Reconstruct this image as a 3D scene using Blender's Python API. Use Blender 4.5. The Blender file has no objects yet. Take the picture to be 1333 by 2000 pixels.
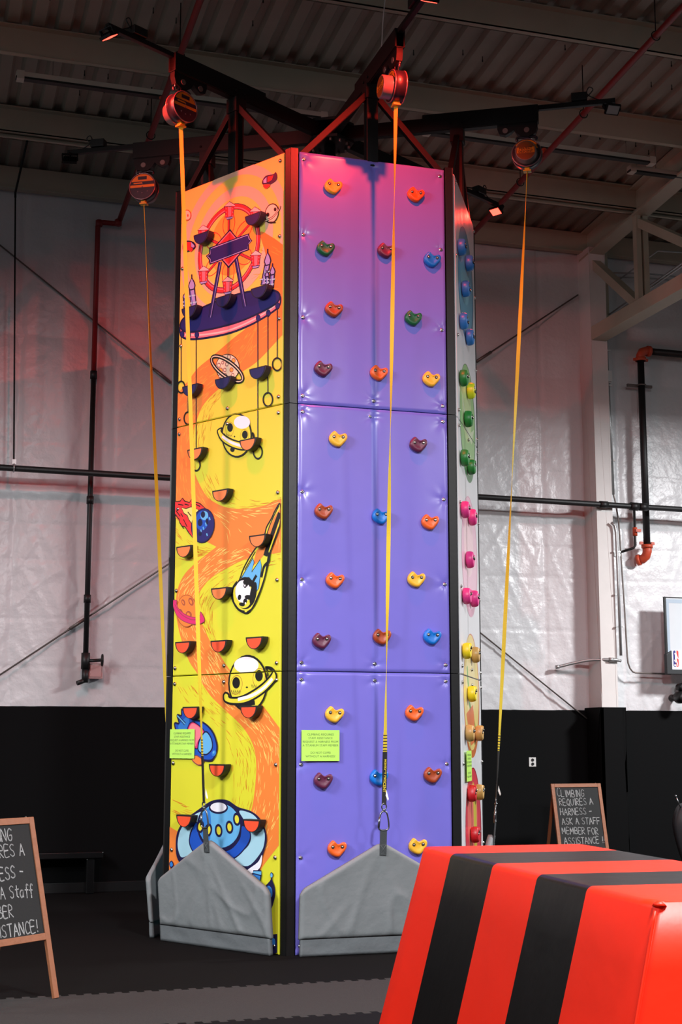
import bpy, math, random
from mathutils import Vector, Matrix, noise
from mathutils.geometry import tessellate_polygon
rng = random.Random(7)
C = bpy.context.scene.collection
PI = math.pi
R = math.radians
# ------------------------------------------------------------------ camera model (image 1333 x 2000)
FPX, PITCH, EYE, YAW = 2788.54, R(9.17355), 1.8125, R(17.4191)
CAM = Vector((-4.17490, -13.69809, EYE))
_c, _s, _ca, _sa = math.cos(PITCH), math.sin(PITCH), math.cos(YAW), math.sin(YAW)
def ray(px, py):
    x = (px-666.5)/FPX; u = (1000-py)/FPX
    y = _c-_s*u; z = _s+_c*u
    return Vector((x*_ca+y*_sa, -x*_sa+y*_ca, z))
def onplane(px, py, P, N):
    r = ray(px, py); P = Vector(P); N = Vector(N)
    return CAM+r*((P-CAM).dot(N)/r.dot(N))
def wall_pt(px, py, Y): return onplane(px, py, (0, Y, 0), (0, 1, 0))
# ------------------------------------------------------------------ materials
def lin(c):
    def f(v):
        v = v/255.0
        return v/12.92 if v <= .04045 else ((v+.055)/1.055)**2.4
    return (f(c[0]), f(c[1]), f(c[2]), 1)
_mats = {}
def mat(name, rgb, rough=.5, metal=0.0, spec=.5, bump=0.0, bscale=40.0, var=0.06, vscale=6.0, coat=0.0, emit=None, estr=0.0):
    if name in _mats: return _mats[name]
    m = bpy.data.materials.new(name); m.use_nodes = True
    nt = m.node_tree; b = nt.nodes['Principled BSDF']
    b.inputs['Roughness'].default_value = rough
    b.inputs['Metallic'].default_value = metal
    b.inputs['Specular IOR Level'].default_value = spec
    b.inputs['Coat Weight'].default_value = coat
    tc = nt.nodes.new('ShaderNodeTexCoord')
    n = nt.nodes.new('ShaderNodeTexNoise'); n.inputs['Scale'].default_value = vscale; n.inputs['Detail'].default_value = 3
    nt.links.new(tc.outputs['Object'], n.inputs['Vector'])
    mx = nt.nodes.new('ShaderNodeMix'); mx.data_type = 'RGBA'
    L = lin(rgb)
    mx.inputs[6].default_value = tuple(v*(1-var) for v in L[:3])+(1,)
    mx.inputs[7].default_value = tuple(min(1, v*(1+var)) for v in L[:3])+(1,)
    nt.links.new(n.outputs['Fac'], mx.inputs[0])
    nt.links.new(mx.outputs[2], b.inputs['Base Color'])
    if bump > 0:
        n2 = nt.nodes.new('ShaderNodeTexNoise'); n2.inputs['Scale'].default_value = bscale; n2.inputs['Detail'].default_value = 4
        nt.links.new(tc.outputs['Object'], n2.inputs['Vector'])
        bp = nt.nodes.new('ShaderNodeBump'); bp.inputs['Strength'].default_value = bump; bp.inputs['Distance'].default_value = .02
        nt.links.new(n2.outputs['Fac'], bp.inputs['Height']); nt.links.new(bp.outputs['Normal'], b.inputs['Normal'])
    if emit:
        b.inputs['Emission Color'].default_value = tuple(emit)+(1,)
        b.inputs['Emission Strength'].default_value = estr
    _mats[name] = m
    return m
def gradient_mat(name, stops, rough, bump=.15, bscale=3.0, coat=0.0):
    """printed vertical colour run (world height in metres -> colour)"""
    m = bpy.data.materials.new(name); m.use_nodes = True
    nt = m.node_tree; b = nt.nodes['Principled BSDF']; b.inputs['Roughness'].default_value = rough
    b.inputs['Coat Weight'].default_value = coat
    g = nt.nodes.new('ShaderNodeTexCoord'); sp = nt.nodes.new('ShaderNodeSeparateXYZ'); nt.links.new(g.outputs['Object'], sp.inputs[0])
    mr = nt.nodes.new('ShaderNodeMapRange'); mr.inputs['From Min'].default_value = 0; mr.inputs['From Max'].default_value = 7.32
    nt.links.new(sp.outputs['Z'], mr.inputs['Value'])
    cr = nt.nodes.new('ShaderNodeValToRGB'); nt.links.new(mr.outputs[0], cr.inputs['Fac'])
    e = cr.color_ramp.elements
    while len(e) < len(stops): e.new(.5)
    for i, (z, c) in enumerate(stops): e[i].position = z/7.32; e[i].color = lin(c)
    nt.links.new(cr.outputs['Color'], b.inputs['Base Color'])
    n2 = nt.nodes.new('ShaderNodeTexNoise'); n2.inputs['Scale'].default_value = bscale
    nt.links.new(g.outputs['Object'], n2.inputs['Vector'])
    bp = nt.nodes.new('ShaderNodeBump'); bp.inputs['Strength'].default_value = bump; bp.inputs['Distance'].default_value = .02
    nt.links.new(n2.outputs['Fac'], bp.inputs['Height']); nt.links.new(bp.outputs['Normal'], b.inputs['Normal'])
    return m
# ------------------------------------------------------------------ object helpers
WL = {}
def wloc(o): return WL.get(o.name, Vector((0, 0, 0)))
def tag(o, label=None, cat=None, group=None, kind=None):
    if label: o['label'] = label
    if cat: o['category'] = cat
    if group: o['group'] = group
    if kind: o['kind'] = kind
    return o
def empty(name, loc, label=None, cat=None, group=None, kind=None, rotz=0):
    o = bpy.data.objects.new(name, None); C.objects.link(o); o.location = loc; o.rotation_euler = (0, 0, rotz)
    o.empty_display_size = .2
    WL[o.name] = Vector(loc)
    return tag(o, label, cat, group, kind)
class MB:
    def __init__(s): s.v = []; s.f = []; s.m = []; s.sm = []
    def add(s, vs, fs, mi=0, smooth=False):
        b = len(s.v); s.v += [Vector(v) for v in vs]
        for f in fs: s.f.append([b+i for i in f]); s.m.append(mi); s.sm.append(smooth)
        return s
    def box(s, c, size, M=None, mi=0):
        c = Vector(c); h = Vector(size)/2
        vs = [Vector((x*h.x, y*h.y, z*h.z)) for x in (-1, 1) for y in (-1, 1) for z in (-1, 1)]
        if M is not None: vs = [M @ v for v in vs]
        s.add([v+c for v in vs], [(0, 1, 3, 2), (4, 6, 7, 5), (0, 4, 5, 1), (2, 3, 7, 6), (0, 2, 6, 4), (1, 5, 7, 3)], mi); return s
    def span(s, a, b, mi=0):
        a = Vector(a); b = Vector(b); return s.box((a+b)/2, [abs(b[i]-a[i]) for i in range(3)], None, mi)
    def beam(s, p0, p1, w, h, up=(0, 0, 1), mi=0):
        p0 = Vector(p0); p1 = Vector(p1); d = (p1-p0); L = d.length; d.normalize(); up = Vector(up)
        x = d.cross(up).normalized(); z = x.cross(d)
        M = Matrix((x, d, z)).transposed()
        return s.box((p0+p1)/2, (w, L, h), M, mi)
    def tube(s, pts, r, seg=10, closed=False, mi=0, caps=True):
        pts = [Vector(p) for p in pts]; n = len(pts); rings = []; prev = None
        for i, p in enumerate(pts):
            if closed: d = pts[(i+1) % n]-pts[i-1]
            else: d = pts[min(i+1, n-1)]-pts[max(i-1, 0)]
            d.normalize()
            if prev is None:
                a = Vector((0, 0, 1)) if abs(d.z) < .9 else Vector((1, 0, 0)); x = d.cross(a).normalized()
            else: x = (prev-d*prev.dot(d)).normalized()
            prev = x; y = d.cross(x); rr = r[i] if isinstance(r, (list, tuple)) else r
            rings.append([p+x*(rr*math.cos(2*PI*k/seg))+y*(rr*math.sin(2*PI*k/seg)) for k in range(seg)])
        vs = [v for q in rings for v in q]; fs = []
        for i in range(n if closed else n-1):
            a = i*seg; b = ((i+1) % n)*seg
            for k in range(seg): k2 = (k+1) % seg; fs.append((a+k, a+k2, b+k2, b+k))
        s.add(vs, fs, mi, True)
        if caps and not closed:
            s.add(rings[0], [list(range(seg))[::-1]], mi); s.add(rings[-1], [list(range(seg))], mi)
        return s
    def cyl(s, p0, p1, r, seg=20, mi=0, r1=None):
        return s.tube([p0, p1], [r, r if r1 is None else r1], seg, False, mi)
    def lathe(s, O, axis, prof, seg=28, mi=0):
        """prof: (distance along axis, radius)"""
        O = Vector(O); d = Vector(axis).normalized(); a = Vector((0, 0, 1)) if abs(d.z) < .9 else Vector((1, 0, 0))
        x = d.cross(a).normalized(); y = d.cross(x); vs = []
        for h, r in prof: vs += [O+d*h+x*(r*math.cos(2*PI*k/seg))+y*(r*math.sin(2*PI*k/seg)) for k in range(seg)]
        fs = []
        for i in range(len(prof)-1):
            for k in range(seg): k2 = (k+1) % seg; fs.append((i*seg+k, i*seg+k2, (i+1)*seg+k2, (i+1)*seg+k))
        s.add(vs, fs, mi, True)
        s.add(vs[:seg], [list(range(seg))[::-1]], mi); s.add(vs[-seg:], [list(range(seg))], mi); return s
    def poly(s, pts, mi=0):
        pts = [Vector(p) for p in pts]
        if len(pts) < 3: return s
        if len(pts) == 3: s.add(pts, [(0, 1, 2)], mi)
        else: s.add(pts, [t for t in tessellate_polygon([pts])], mi)
        return s
    def prism(s, pts, vec, mi=0, mside=None, smooth=False):
        pts = [Vector(p) for p in pts]; vec = Vector(vec); n = len(pts); tp = [p+vec for p in pts]
        t = tessellate_polygon([pts])
        s.add(pts, [tuple(reversed(q)) for q in t], mi); s.add(tp, [tuple(q) for q in t], mi)
        s.add(pts+tp, [(i, (i+1) % n, n+(i+1) % n, n+i) for i in range(n)], mi if mside is None else mside, smooth); return s
    def build(s, name, mats, parent=None, loc=None, local=False, bevel=0, seg=2, fixn=True, subsurf=0):
        me = bpy.data.meshes.new(name)
        O = Vector((0, 0, 0))
        if not local: O = wloc(parent) if parent is not None else (Vector(loc) if loc is not None else Vector((0, 0, 0)))
        me.from_pydata([v-O for v in s.v], [], s.f)
        if not isinstance(mats, (list, tuple)): mats = [mats]
        for m in mats: me.materials.append(m)
        me.polygons.foreach_set('material_index', s.m); me.polygons.foreach_set('use_smooth', s.sm); me.update()
        if fixn:
            import bmesh
            bm = bmesh.new(); bm.from_mesh(me); bmesh.ops.remove_doubles(bm, verts=bm.verts, dist=1e-5)
            bmesh.ops.recalc_face_normals(bm, faces=bm.faces); bm.to_mesh(me); bm.free()
        o = bpy.data.objects.new(name, me); C.objects.link(o)
        if parent is not None: o.parent = parent; WL[o.name] = O
        else: o.location = O; WL[o.name] = O
        if bevel:
            b = o.modifiers.new('bevel', 'BEVEL'); b.width = bevel; b.segments = seg; b.limit_method = 'ANGLE'; b.angle_limit = R(35)
        if subsurf:
            q = o.modifiers.new('sub', 'SUBSURF'); q.levels = subsurf; q.render_levels = subsurf
        return o
def struct(o, label=None): return tag(o, label, None, None, 'structure')
def kids(o): return [x for x in C.objects if x.parent == o]
def copy_tree(o, parent=None, ch=None):
    c = o.copy(); C.objects.link(c)
    if parent is not None: c.parent = parent
    for k in (ch if ch is not None else kids(o)): copy_tree(k, c)
    return c
def smooth_pts(p, n=6, closed=True):
    out = []; N = len(p)
    for i in range(N if closed else N-1):
        if closed: a, b, c, d = p[i-1], p[i], p[(i+1) % N], p[(i+2) % N]
        else: a, b, c, d = p[max(i-1, 0)], p[i], p[i+1], p[min(i+2, N-1)]
        for k in range(n):
            t = k/n
            out.append(tuple(.5*((2*b[j])+(-a[j]+c[j])*t+(2*a[j]-5*b[j]+4*c[j]-d[j])*t*t+(-a[j]+3*b[j]-3*c[j]+d[j])*t**3) for j in range(len(b))))
    if not closed: out.append(tuple(p[-1]))
    return out
def text_geo(body, size, align='CENTER', bold=0.0):
    """flat text -> (2D verts, faces)"""
    cu = bpy.data.curves.new('t', 'FONT'); cu.body = body; cu.size = size; cu.align_x = align; cu.align_y = 'CENTER'; cu.offset = bold; cu.resolution_u = 3
    o = bpy.data.objects.new('t', cu); C.objects.link(o); bpy.context.view_layer.update()
    me = o.evaluated_get(bpy.context.evaluated_depsgraph_get()).to_mesh()
    vs = [(v.co.x, v.co.y) for v in me.vertices]; fs = [tuple(p.vertices) for p in me.polygons]
    o.to_mesh_clear(); bpy.data.objects.remove(o); bpy.data.curves.remove(cu)
    return vs, fs
def put_text(mb, body, size, O, ex, ey, mi=0, align='CENTER', bold=0.0):
    vs, fs = text_geo(body, size, align, bold); O = Vector(O); ex = Vector(ex); ey = Vector(ey)
    mb.add([O+ex*x+ey*y for x, y in vs], fs, mi)
# ================================================================== ROOM
WY = 4.5                                   # inner face of the back wall
def deck_z(y): return 9.2+(WY-y)/12
M_FLOOR = mat('dark_rubber_floor', (10, 9, 9), .9, bump=.25, bscale=180, var=.15, vscale=3, spec=.08)
M_GREYMAT = mat('grey_carpet_tile', (52, 49, 48), .95, bump=.5, bscale=260, var=.25, vscale=60, spec=.2)
M_BLACKMAT = mat('black_foam_mat', (11, 10, 11), .8, bump=.2, bscale=200, var=.15, spec=.1)
M_WAIN = mat('black_wall_panel', (3, 3, 4), .75, bump=.05, bscale=20, spec=.12)
M_STEEL = mat('painted_beige_steel', (176, 168, 150), .65, bump=.03, bscale=30, var=.1, vscale=4)
M_DECK = mat('galvanised_roof_deck', (142, 134, 122), .6, bump=.05, bscale=12, var=.16, vscale=2.5)
M_WHITE = mat('white_painted_steel', (212, 208, 205), .5, bump=.03, bscale=20)
M_BLACKPIPE = mat('black_iron_pipe', (24, 23, 24), .5, bump=.05, bscale=60)
M_REDPIPE = mat('red_sprinkler_paint', (128, 22, 24), .45, bump=.04, bscale=60)
M_ORANGEFIT = mat('orange_coupling', (196, 74, 44), .5, bump=.05, bscale=60)
M_GALV = mat('galvanised_conduit', (168, 168, 168), .35, .6, bump=.03)
M_ROD = mat('steel_rod', (118, 108, 104), .45, .5)
M_BLACKMETAL = mat('black_painted_metal', (11, 11, 12), .55, bump=.04, bscale=50, spec=.3)
M_CHROME = mat('zinc_hardware', (215, 212, 205), .25, 1.0)
M_BLACKPL = mat('black_plastic', (14, 14, 15), .4, bump=.05, bscale=80)
mb = MB(); mb.span((-14, -24, -.1), (20, WY+.05, 0)); floor = struct(mb.build('floor', M_FLOOR))
def teeth(xa, xb, y, out, pitch=.11, amp=.028):
    pts = []; x = xa; k = 0
    while x < xb:
        yy = y+(amp if k % 2 == 0 else -amp)*out
        pts += [(x, yy), (min(x+pitch*.5, xb), yy)]; x += pitch*.5; k += 1
    return pts
p = teeth(-9, 8, -2.87, 1)+[(8, -4.15)]+list(reversed(teeth(-9, 8, -4.15, 1)))
mb = MB(); mb.prism([(x, y, .001) for x, y in p], (0, 0, .011)); tag(mb.build('floor_mat', M_GREYMAT, loc=(0, -3.5, 0)), 'long strip of grey carpeted puzzle mat across the dark floor in front of the tower', 'floor mat')
mb = MB(); p = [(-9, -9), (8, -9)]+list(reversed(teeth(-9, 8, -4.155, 1)))
mb.prism([(x, y, .001) for x, y in p], (0, 0, .010)); tag(mb.build('floor_mat', M_BLACKMAT, loc=(0, -6, 0)), 'black puzzle mat nearest the camera under the striped box', 'floor mat')
# insulated wall: a real wrinkled vinyl sheet
WX0, WX1, WZ0, WZ1 = -12.0, 19.0, 2.26, 8.95
def wall_disp(x, z):
    g = [2.26, 5.0, 7.0, 8.95]; d = 0
    for a, b in zip(g[:-1], g[1:]):
        if a <= z <= b: d = .035*math.sin(PI*(z-a)/(b-a))**.7 if b > a else 0
    b0 = math.floor((x+.35)/1.22); tx = ((x+.35)-b0*1.22)/1.22
    d *= .45+.55*math.sin(PI*tx)**.6
    n1 = noise.fractal(Vector((x*.7, z*.5, 3.1)), 1, 2, 3)*.013
    # creases pulled from the girts, slanted, plus fine vertical puckers
    q = noise.noise(Vector((x*2.6+z*1.3, z*.45-x*.2, 8+b0*3.7)))
    q2 = noise.noise(Vector((x*2.2-z*1.6, z*.4+x*.3, 21+b0*1.9)))
    cr = (max(0, 1-abs(q)*7)**2+max(0, 1-abs(q2)*7)**2)*.009*max(0, min(1, (7.2-z)/2.5)+.15)
    w = max(0, noise.noise(Vector((x*.8, z*.7, 40)))+.12)
    pk = noise.noise(Vector((x*13, z*2.6, 5)))*.010*w+noise.noise(Vector((x*5+z*3, z*5-x*2, 15)))*.006
    seam = -.016*math.exp(-((min(tx, 1-tx)*1.22)/.03)**2)
    gird = .03*math.exp(-((z-4.95)/.07)**2)-sum(.006*math.exp(-((z-zz-.03*noise.noise(Vector((x*.6, zz, 2))))/.02)**2) for zz in (2.75, 3.35, 4.1, 4.55, 5.6))
    fold = .02*math.exp(-((x-(-2.25))/.16)**2)+.02*math.exp(-((x-.15)/.12)**2)+.03*math.exp(-((x-4.95)/.2)**2)
    return d+n1+cr+pk+seam+gird+fold
NX, NZ = 900, 250
mb = MB(); vs = []
for j in range(NZ+1):
    z = WZ0+(WZ1-WZ0)*j/NZ
    for i in range(NX+1):
        x = WX0+(WX1-WX0)*i/NX
        vs.append(Vector((x, WY-wall_disp(x, z), z)))
mb.v = vs
for j in range(NZ):
    for i in range(NX):
        a = j*(NX+1)+i; mb.f.append([a, a+1, a+NX+2, a+NX+1]); mb.m.append(0); mb.sm.append(True)
b = len(mb.v)
mb.span((WX0, WY+.001, 0), (WX1, WY+.12, 9.6))
M_VINYL = mat('white_vinyl_insulation', (212, 211, 213), .33, bump=.4, bscale=14, var=.05, vscale=2, spec=.5)
wall = struct(mb.build('wall_back', M_VINYL, fixn=False))
mb = MB(); mb.span((WX0, WY-.06, 0), (5.16, WY-.002, 2.255)); mb.span((5.43, WY-.06, 0), (WX1, WY-.002, 2.255))
mb.span((5.10, 4.03, 0), (5.16, WY-.002, 2.29)); mb.span((5.43, 4.03, 0), (5.49, WY-.002, 2.29)); mb.span((5.10, 4.03, 0), (5.49, 4.09, 2.29))
struct(mb.build('trim_1', M_WAIN, bevel=.006), 'black lower wall panelling')
mb = MB(); mb.span((WX0, WY-.09, 0), (5.08, WY-.062, .12)); mb.span((5.51, WY-.09, 0), (WX1, WY-.062, .12)); struct(mb.build('baseboard_back', M_BLACKPL, bevel=.004))
# roof deck
mb = MB(); y0, y1 = WY+.3, -18.0; vs = []; prof = [(0, 0), (.09, 0), (.125, .055), (.20, .055), (.235, 0)]
x = -13.0; row = []
while x < 20: row += [(x+a, h) for a, h in prof]; x += .27
for (xx, h) in row: vs += [(xx, y0, deck_z(y0)+h), (xx, y1, deck_z(y1)+h)]
mb.add(vs, [(2*i, 2*i+1, 2*i+3, 2*i+2) for i in range(len(row)-1)])
ceiling = struct(mb.build('ceiling', M_DECK, fixn=False))
# deck fasteners poking through, part of the ceiling
mb0 = MB(); mb0.cyl((0, 0, 0), (0, 0, -.055), .005, 6); mb0.box((0, 0, -.055), (.012, .012, .02))
proto = mb0.build('roof_screw', M_BLACKMETAL, parent=ceiling, local=True)
k = 0
for yy in (-1.9, -1.35, -.2, .45, 1.75, 2.3, 3.3, 3.9):
    for i in range(-13, 24):
        if rng.random() < .34 and k < 90:
            o = proto if k == 0 else proto.copy()
            if k: C.objects.link(o); o.parent = ceiling
            xx = i*.27+.045; y_ = yy+rng.uniform(-.15, .15); o.location = (xx, y_, deck_z(y_)); k += 1
# purlins, eave strut
def purlin(y, name='roof_purlin', h=.29):
    mb = MB(); zt = deck_z(y)-.012; t = .012
    mb.span((-10, y, zt-h), (20, y+t, zt)); mb.span((-10, y, zt-h), (20, y+.085, zt-h+t)); mb.span((-10, y-.085, zt-t), (20, y+t, zt))
    mb.span((-10, y+.085-t, zt-h), (20, y+.085, zt-h+.03))
    return struct(mb.build(name, M_STEEL))
for y in (1.14, 2.88, -.68, -2.45, -4.2, -6, -7.8, -9.6): purlin(y)
mb = MB(); mb.span((-10, 2.985, deck_z(3)-.34), (14, 3.0, deck_z(3)-.02)); mb.span((-10, 2.94, deck_z(3)-.34), (14, 3.0, deck_z(3)-.325)); struct(mb.build('roof_purlin', M_STEEL))
mb = MB(); mb.span((-10, 4.34, 8.9), (20, 4.36, 9.19)); mb.span((-10, 4.30, 8.885), (20, 4.42, 8.90)); struct(mb.build('eave_strut', M_STEEL))
# column + truss on the right
mb = MB(); mb.span((5.17, 4.10, 2.29), (5.42, 4.13, 8.9)); mb.span((5.17, 4.10, 2.29), (5.20, WY-.01, 8.9)); mb.span((5.39, 4.10, 2.29), (5.42, WY-.01, 8.9))
struct(mb.build('steel_column', M_WHITE, bevel=.004))
TX0, TX1 = 5.17, 5.40
mb = MB()
def slope_box(mb, x0, x1, ya, za, yb, zb, h, mi=0):
    vs = [(x, y, z+dz) for x in (x0, x1) for (y, z) in ((ya, za), (yb, zb)) for dz in (0, h)]
    mb.add(vs, [(0, 1, 3, 2), (4, 6, 7, 5), (0, 4, 5, 1), (2, 3, 7, 6), (0, 2, 6, 4), (1, 5, 7, 3)], mi)
ya, yb = 4.42, -9
slope_box(mb, 5.27, 5.30, ya, deck_z(ya)-.42, yb, deck_z(yb)-.42, .40)                     # rafter web
slope_box(mb, TX0, TX1, ya, deck_z(ya)-.44, yb, deck_z(yb)-.44, .03)                        # lower flange
slope_box(mb, TX0, TX1, ya, deck_z(ya)-.05, yb, deck_z(yb)-.05, .03)
tr = struct(mb.build('roof_truss', M_STEEL))
mb = MB(); mb.span((TX0, 4.12, 7.50), (TX1, -9, 7.70)); mb.build('bottom_chord', M_STEEL, parent=tr, bevel=.006)
for y in (2.78, .9, -1.0):
    mb = MB(); mb.span((5.20, y, 7.70), (5.27, y+.10, deck_z(y)-.43)); mb.span((5.31, y, 7.70), (5.38, y+.10, deck_z(y)-.43)); mb.build('web_post', M_STEEL, parent=tr)
for (ya, za, yb, zb) in ((4.36, 8.83, 2.92, 7.68), (2.80, 8.80, .95, 7.7)):
    mb = MB(); mb.beam((5.285, ya, za), (5.285, yb, zb), .13, .12); mb.build('web_diagonal', M_STEEL, parent=tr)
mb = MB(); mb.span((5.45, 4.2, 7.7), (5.52, 4.27, 8.9)); mb.build('web_post', M_STEEL, parent=tr)
# conduit bundle along the truss
cd = empty('conduit_bundle', (5.6, 3.5, 8.3), 'thin grey conduits clipped beside the roof truss at upper right', 'conduit')
for k, (a, b_, c_) in enumerate((((5.5, 4.3, 7.86), (5.62, 3.4, 8.02), (5.62, -2, 8.3)), ((5.5, 4.3, 7.92), (5.66, 3.4, 8.09), (5.66, -2, 8.37)), ((5.5, 4.35, 8.62), (6.2, 4.3, 8.66), (8.5, 4.3, 8.66)), ((5.5, 4.35, 8.55), (6.2, 4.3, 8.59), (8.5, 4.3, 8.59)), ((5.6, 4.3, 8.4), (6.0, 3.6, 8.75), (8, 3.4, 8.78)))):
    mb = MB(); mb.tube([a, b_, c_], .012, 8); mb.build('conduit', M_GALV, parent=cd)
# ------------------------------------------------------------------ pipes and services
def red_line(X, ya, yb, label):
    e = empty('sprinkler_pipe', (X, ya, 8.62), label, 'pipe', 'red sprinkler pipes under the roof')
    z = lambda y: 8.62+(4.3-y)/12
    mb = MB(); mb.cyl((X, ya, z(ya)), (X, yb, z(yb)), .036, 14); mb.build('pipe', M_REDPIPE, parent=e)
    for y in (2.0, .25, -1.4, -3.2):
        mb = MB(); mb.cyl((X, y, z(y)), (X, y, deck_z(y)), .006, 8); mb.build('hanger_rod', M_BLACKMETAL, parent=e)
        mb = MB(); mb.tube([(X+.05*math.cos(t), y, z(y)+.05*math.sin(t)) for t in [2*PI*k/16 for k in range(16)]], .006, 6, True); mb.build('hanger_ring', M_BLACKMETAL, parent=e)
    for y in (1.3, -2.0):
        mb = MB(); mb.cyl((X, y, z(y)), (X, y, z(y)+.09), .018, 10); mb.cyl((X, y, z(y)+.08), (X, y, z(y)+.1), .03, 10); mb.build('sprinkler_head', M_ORANGEFIT, parent=e)
    return e
red_line(3.13, 4.3, -9, 'long red sprinkler pipe running under the roof on the right side')
el = red_line(-1.58, 4.3, -9, 'long red sprinkler pipe running under the roof on the left side')
rs = empty('sprinkler_riser', (-1.86, 4.36, 2.5), 'thin red-to-black riser pipe with a valve low down on the left wall', 'pipe')
mb = MB(); mb.tube([(-1.58, 4.30, 8.62), (-1.59, 4.32, 8.58), (-1.62, 4.34, 8.565), (-1.80, 4.35, 8.565), (-1.845, 4.355, 8.555), (-1.86, 4.36, 8.51), (-1.86, 4.36, 6.5)], .034, 14); mb.build('red_pipe', M_REDPIPE, parent=rs)
for q in ((-1.60, 4.32, 8.575), (-1.845, 4.355, 8.55)):
    mb = MB(); mb.lathe((q[0], q[1], q[2]-.045), (0, 0, 1), [(0, .035), (.01, .047), (.08, .047), (.09, .035)], 14); mb.build('elbow', M_REDPIPE, parent=rs)
mb = MB(); mb.tube([(-1.86, 4.36, 6.5), (-1.86, 4.36, 2.62)], .034, 14); mb.build('black_pipe', M_BLACKPIPE, parent=rs)
for z in (6.5, 4.86, 3.6): mb = MB(); mb.cyl((-1.86, 4.36, z-.05), (-1.86, 4.36, z+.05), .045, 14); mb.build('coupling', M_BLACKPIPE, parent=rs)
mb = MB(); mb.cyl((-1.86, 4.36, 2.72), (-1.86, 4.36, 2.92), .055, 14); mb.cyl((-1.86, 4.36, 2.82), (-1.68, 4.30, 2.83), .022, 10); mb.cyl((-1.86, 4.36, 2.55), (-1.86, 4.36, 2.72), .042, 12); mb.cyl((-1.86, 4.36, 2.58), (-1.96, 4.33, 2.54), .03, 10); v = mb.build('valve', M_BLACKPIPE, parent=rs)
mb = MB(); mb.tube([(-1.66, 4.30+.07*math.cos(t), 2.83+.07*math.sin(t)) for t in [2*PI*k/20 for k in range(20)]], .010, 6, True); mb.cyl((-1.665, 4.23, 2.83), (-1.665, 4.37, 2.83), .007, 6); mb.cyl((-1.665, 4.30, 2.76), (-1.665, 4.30, 2.90), .007, 6); mb.build('hand_wheel', M_BLACKPIPE, parent=v)
mb = MB(); mb.span((-1.82, 4.36, 2.60), (-1.64, 4.47, 2.79)); mb.span((-1.80, 4.35, 2.62), (-1.66, 4.365, 2.77)); tag(mb.build('wall_box', mat('pink_box', (190, 148, 146), .6), loc=(-1.73, 4.45, 2.6), bevel=.006), 'small pinkish box on the left wall behind the pipe valve', 'box')
gp = empty('gas_pipe', (0, 4.33, 5.2), 'long black horizontal pipe running along the whole white wall', 'pipe')
GA, GB = wall_pt(0, 913, 4.02), wall_pt(1333, 995, 4.02); GD = (GB-GA); G = lambda x: GA+GD*((x-GA.x)/GD.x)
mb = MB(); mb.cyl(G(-11), G(19), .040, 16); mb.build('pipe', M_BLACKPIPE, parent=gp)
for x, r_ in ((5.24, .05), (5.72, .058), (5.86, .055)): mb = MB(); mb.cyl(G(x-.06), G(x+.06), r_, 14); mb.build('coupling', M_BLACKPIPE, parent=gp)
mb = MB(); q = G(5.72); mb.tube([q, (5.72, 4.02, 4.55), (5.70, 4.03, 4.51), (5.50, 4.20, 4.44)], .018, 10); d_ = mb.build('drop_pipe', M_BLACKPIPE, parent=gp)
mb = MB(); mb.cyl((5.72, 4.02, 4.68), (5.72, 4.02, 4.80), .034, 10); mb.span((5.70, 3.95, 4.73), (5.78, 3.99, 4.77)); mb.build('shutoff_valve', M_ORANGEFIT, parent=d_)
mb = MB(); mb.span((5.46, 4.15, 4.40), (5.55, 4.25, 4.46)); mb.build('pipe_end', M_GALV, parent=d_)
ph = empty('pipe_hanger', (-2.86, 4.33, 5.25), 'thin dark hanger rod at far left dropping from the eave to the black pipe', 'hanger')
mb = MB(); mb.cyl(wall_pt(30, 385, 4.02), wall_pt(27, 905, 4.02), .010, 8); mb.tube([wall_pt(30, 386, 4.02), wall_pt(30, 376, 4.02), wall_pt(53, 276, 2.62)], .014, 8); mb.build('rod', M_BLACKMETAL, parent=ph)
mb = MB(); q = wall_pt(27, 914, 4.02); mb.tube([(q.x, q.y+.05*math.cos(t), q.z+.05*math.sin(t)) for t in [2*PI*k/16 for k in range(16)]], .009, 6, True); mb.box(q+Vector((0, 0, .075)), (.05, .04, .06)); mb.build('clamp', M_GALV, parent=ph)
bk = empty('cross_bracing', (1.1, 4.38, 5.1), 'two thin steel cross-brace rods crossing on the wall behind the tower', 'bracing')
def brace(a, b_, t):
    a = Vector(a); b_ = Vector(b_); mb = MB(); mb.cyl(a, b_, .011, 8); q = mb.build('rod', M_ROD, parent=bk)
    d = (b_-a).normalized()
    for tt in t: c = a+(b_-a)*tt; mb = MB(); mb.cyl(c-d*.14, c+d*.14, .022, 8); mb.cyl(c-d*.17, c-d*.14, .016, 8); mb.build('turnbuckle', M_ROD, parent=q)
brace((-4.0, 4.425, 8.80), (5.09, 4.41, 2.14), (.335,)); brace((-4.0, 4.40, 1.86), (5.13, 4.40, 8.26), (.225, .835))
rp = empty('riser_pipe', (6.1, 4.28, 4.4), 'thick black riser pipe with orange elbows on the right wall', 'pipe')
X6 = 6.04
mb = MB(); mb.cyl((X6, 4.26, 4.52), (X6, 4.26, 7.36), .05, 16); mb.cyl((X6+.1, 4.26, 7.46), (10, 4.26, 7.46), .05, 16); mb.build('pipe', M_BLACKPIPE, parent=rp)
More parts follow.
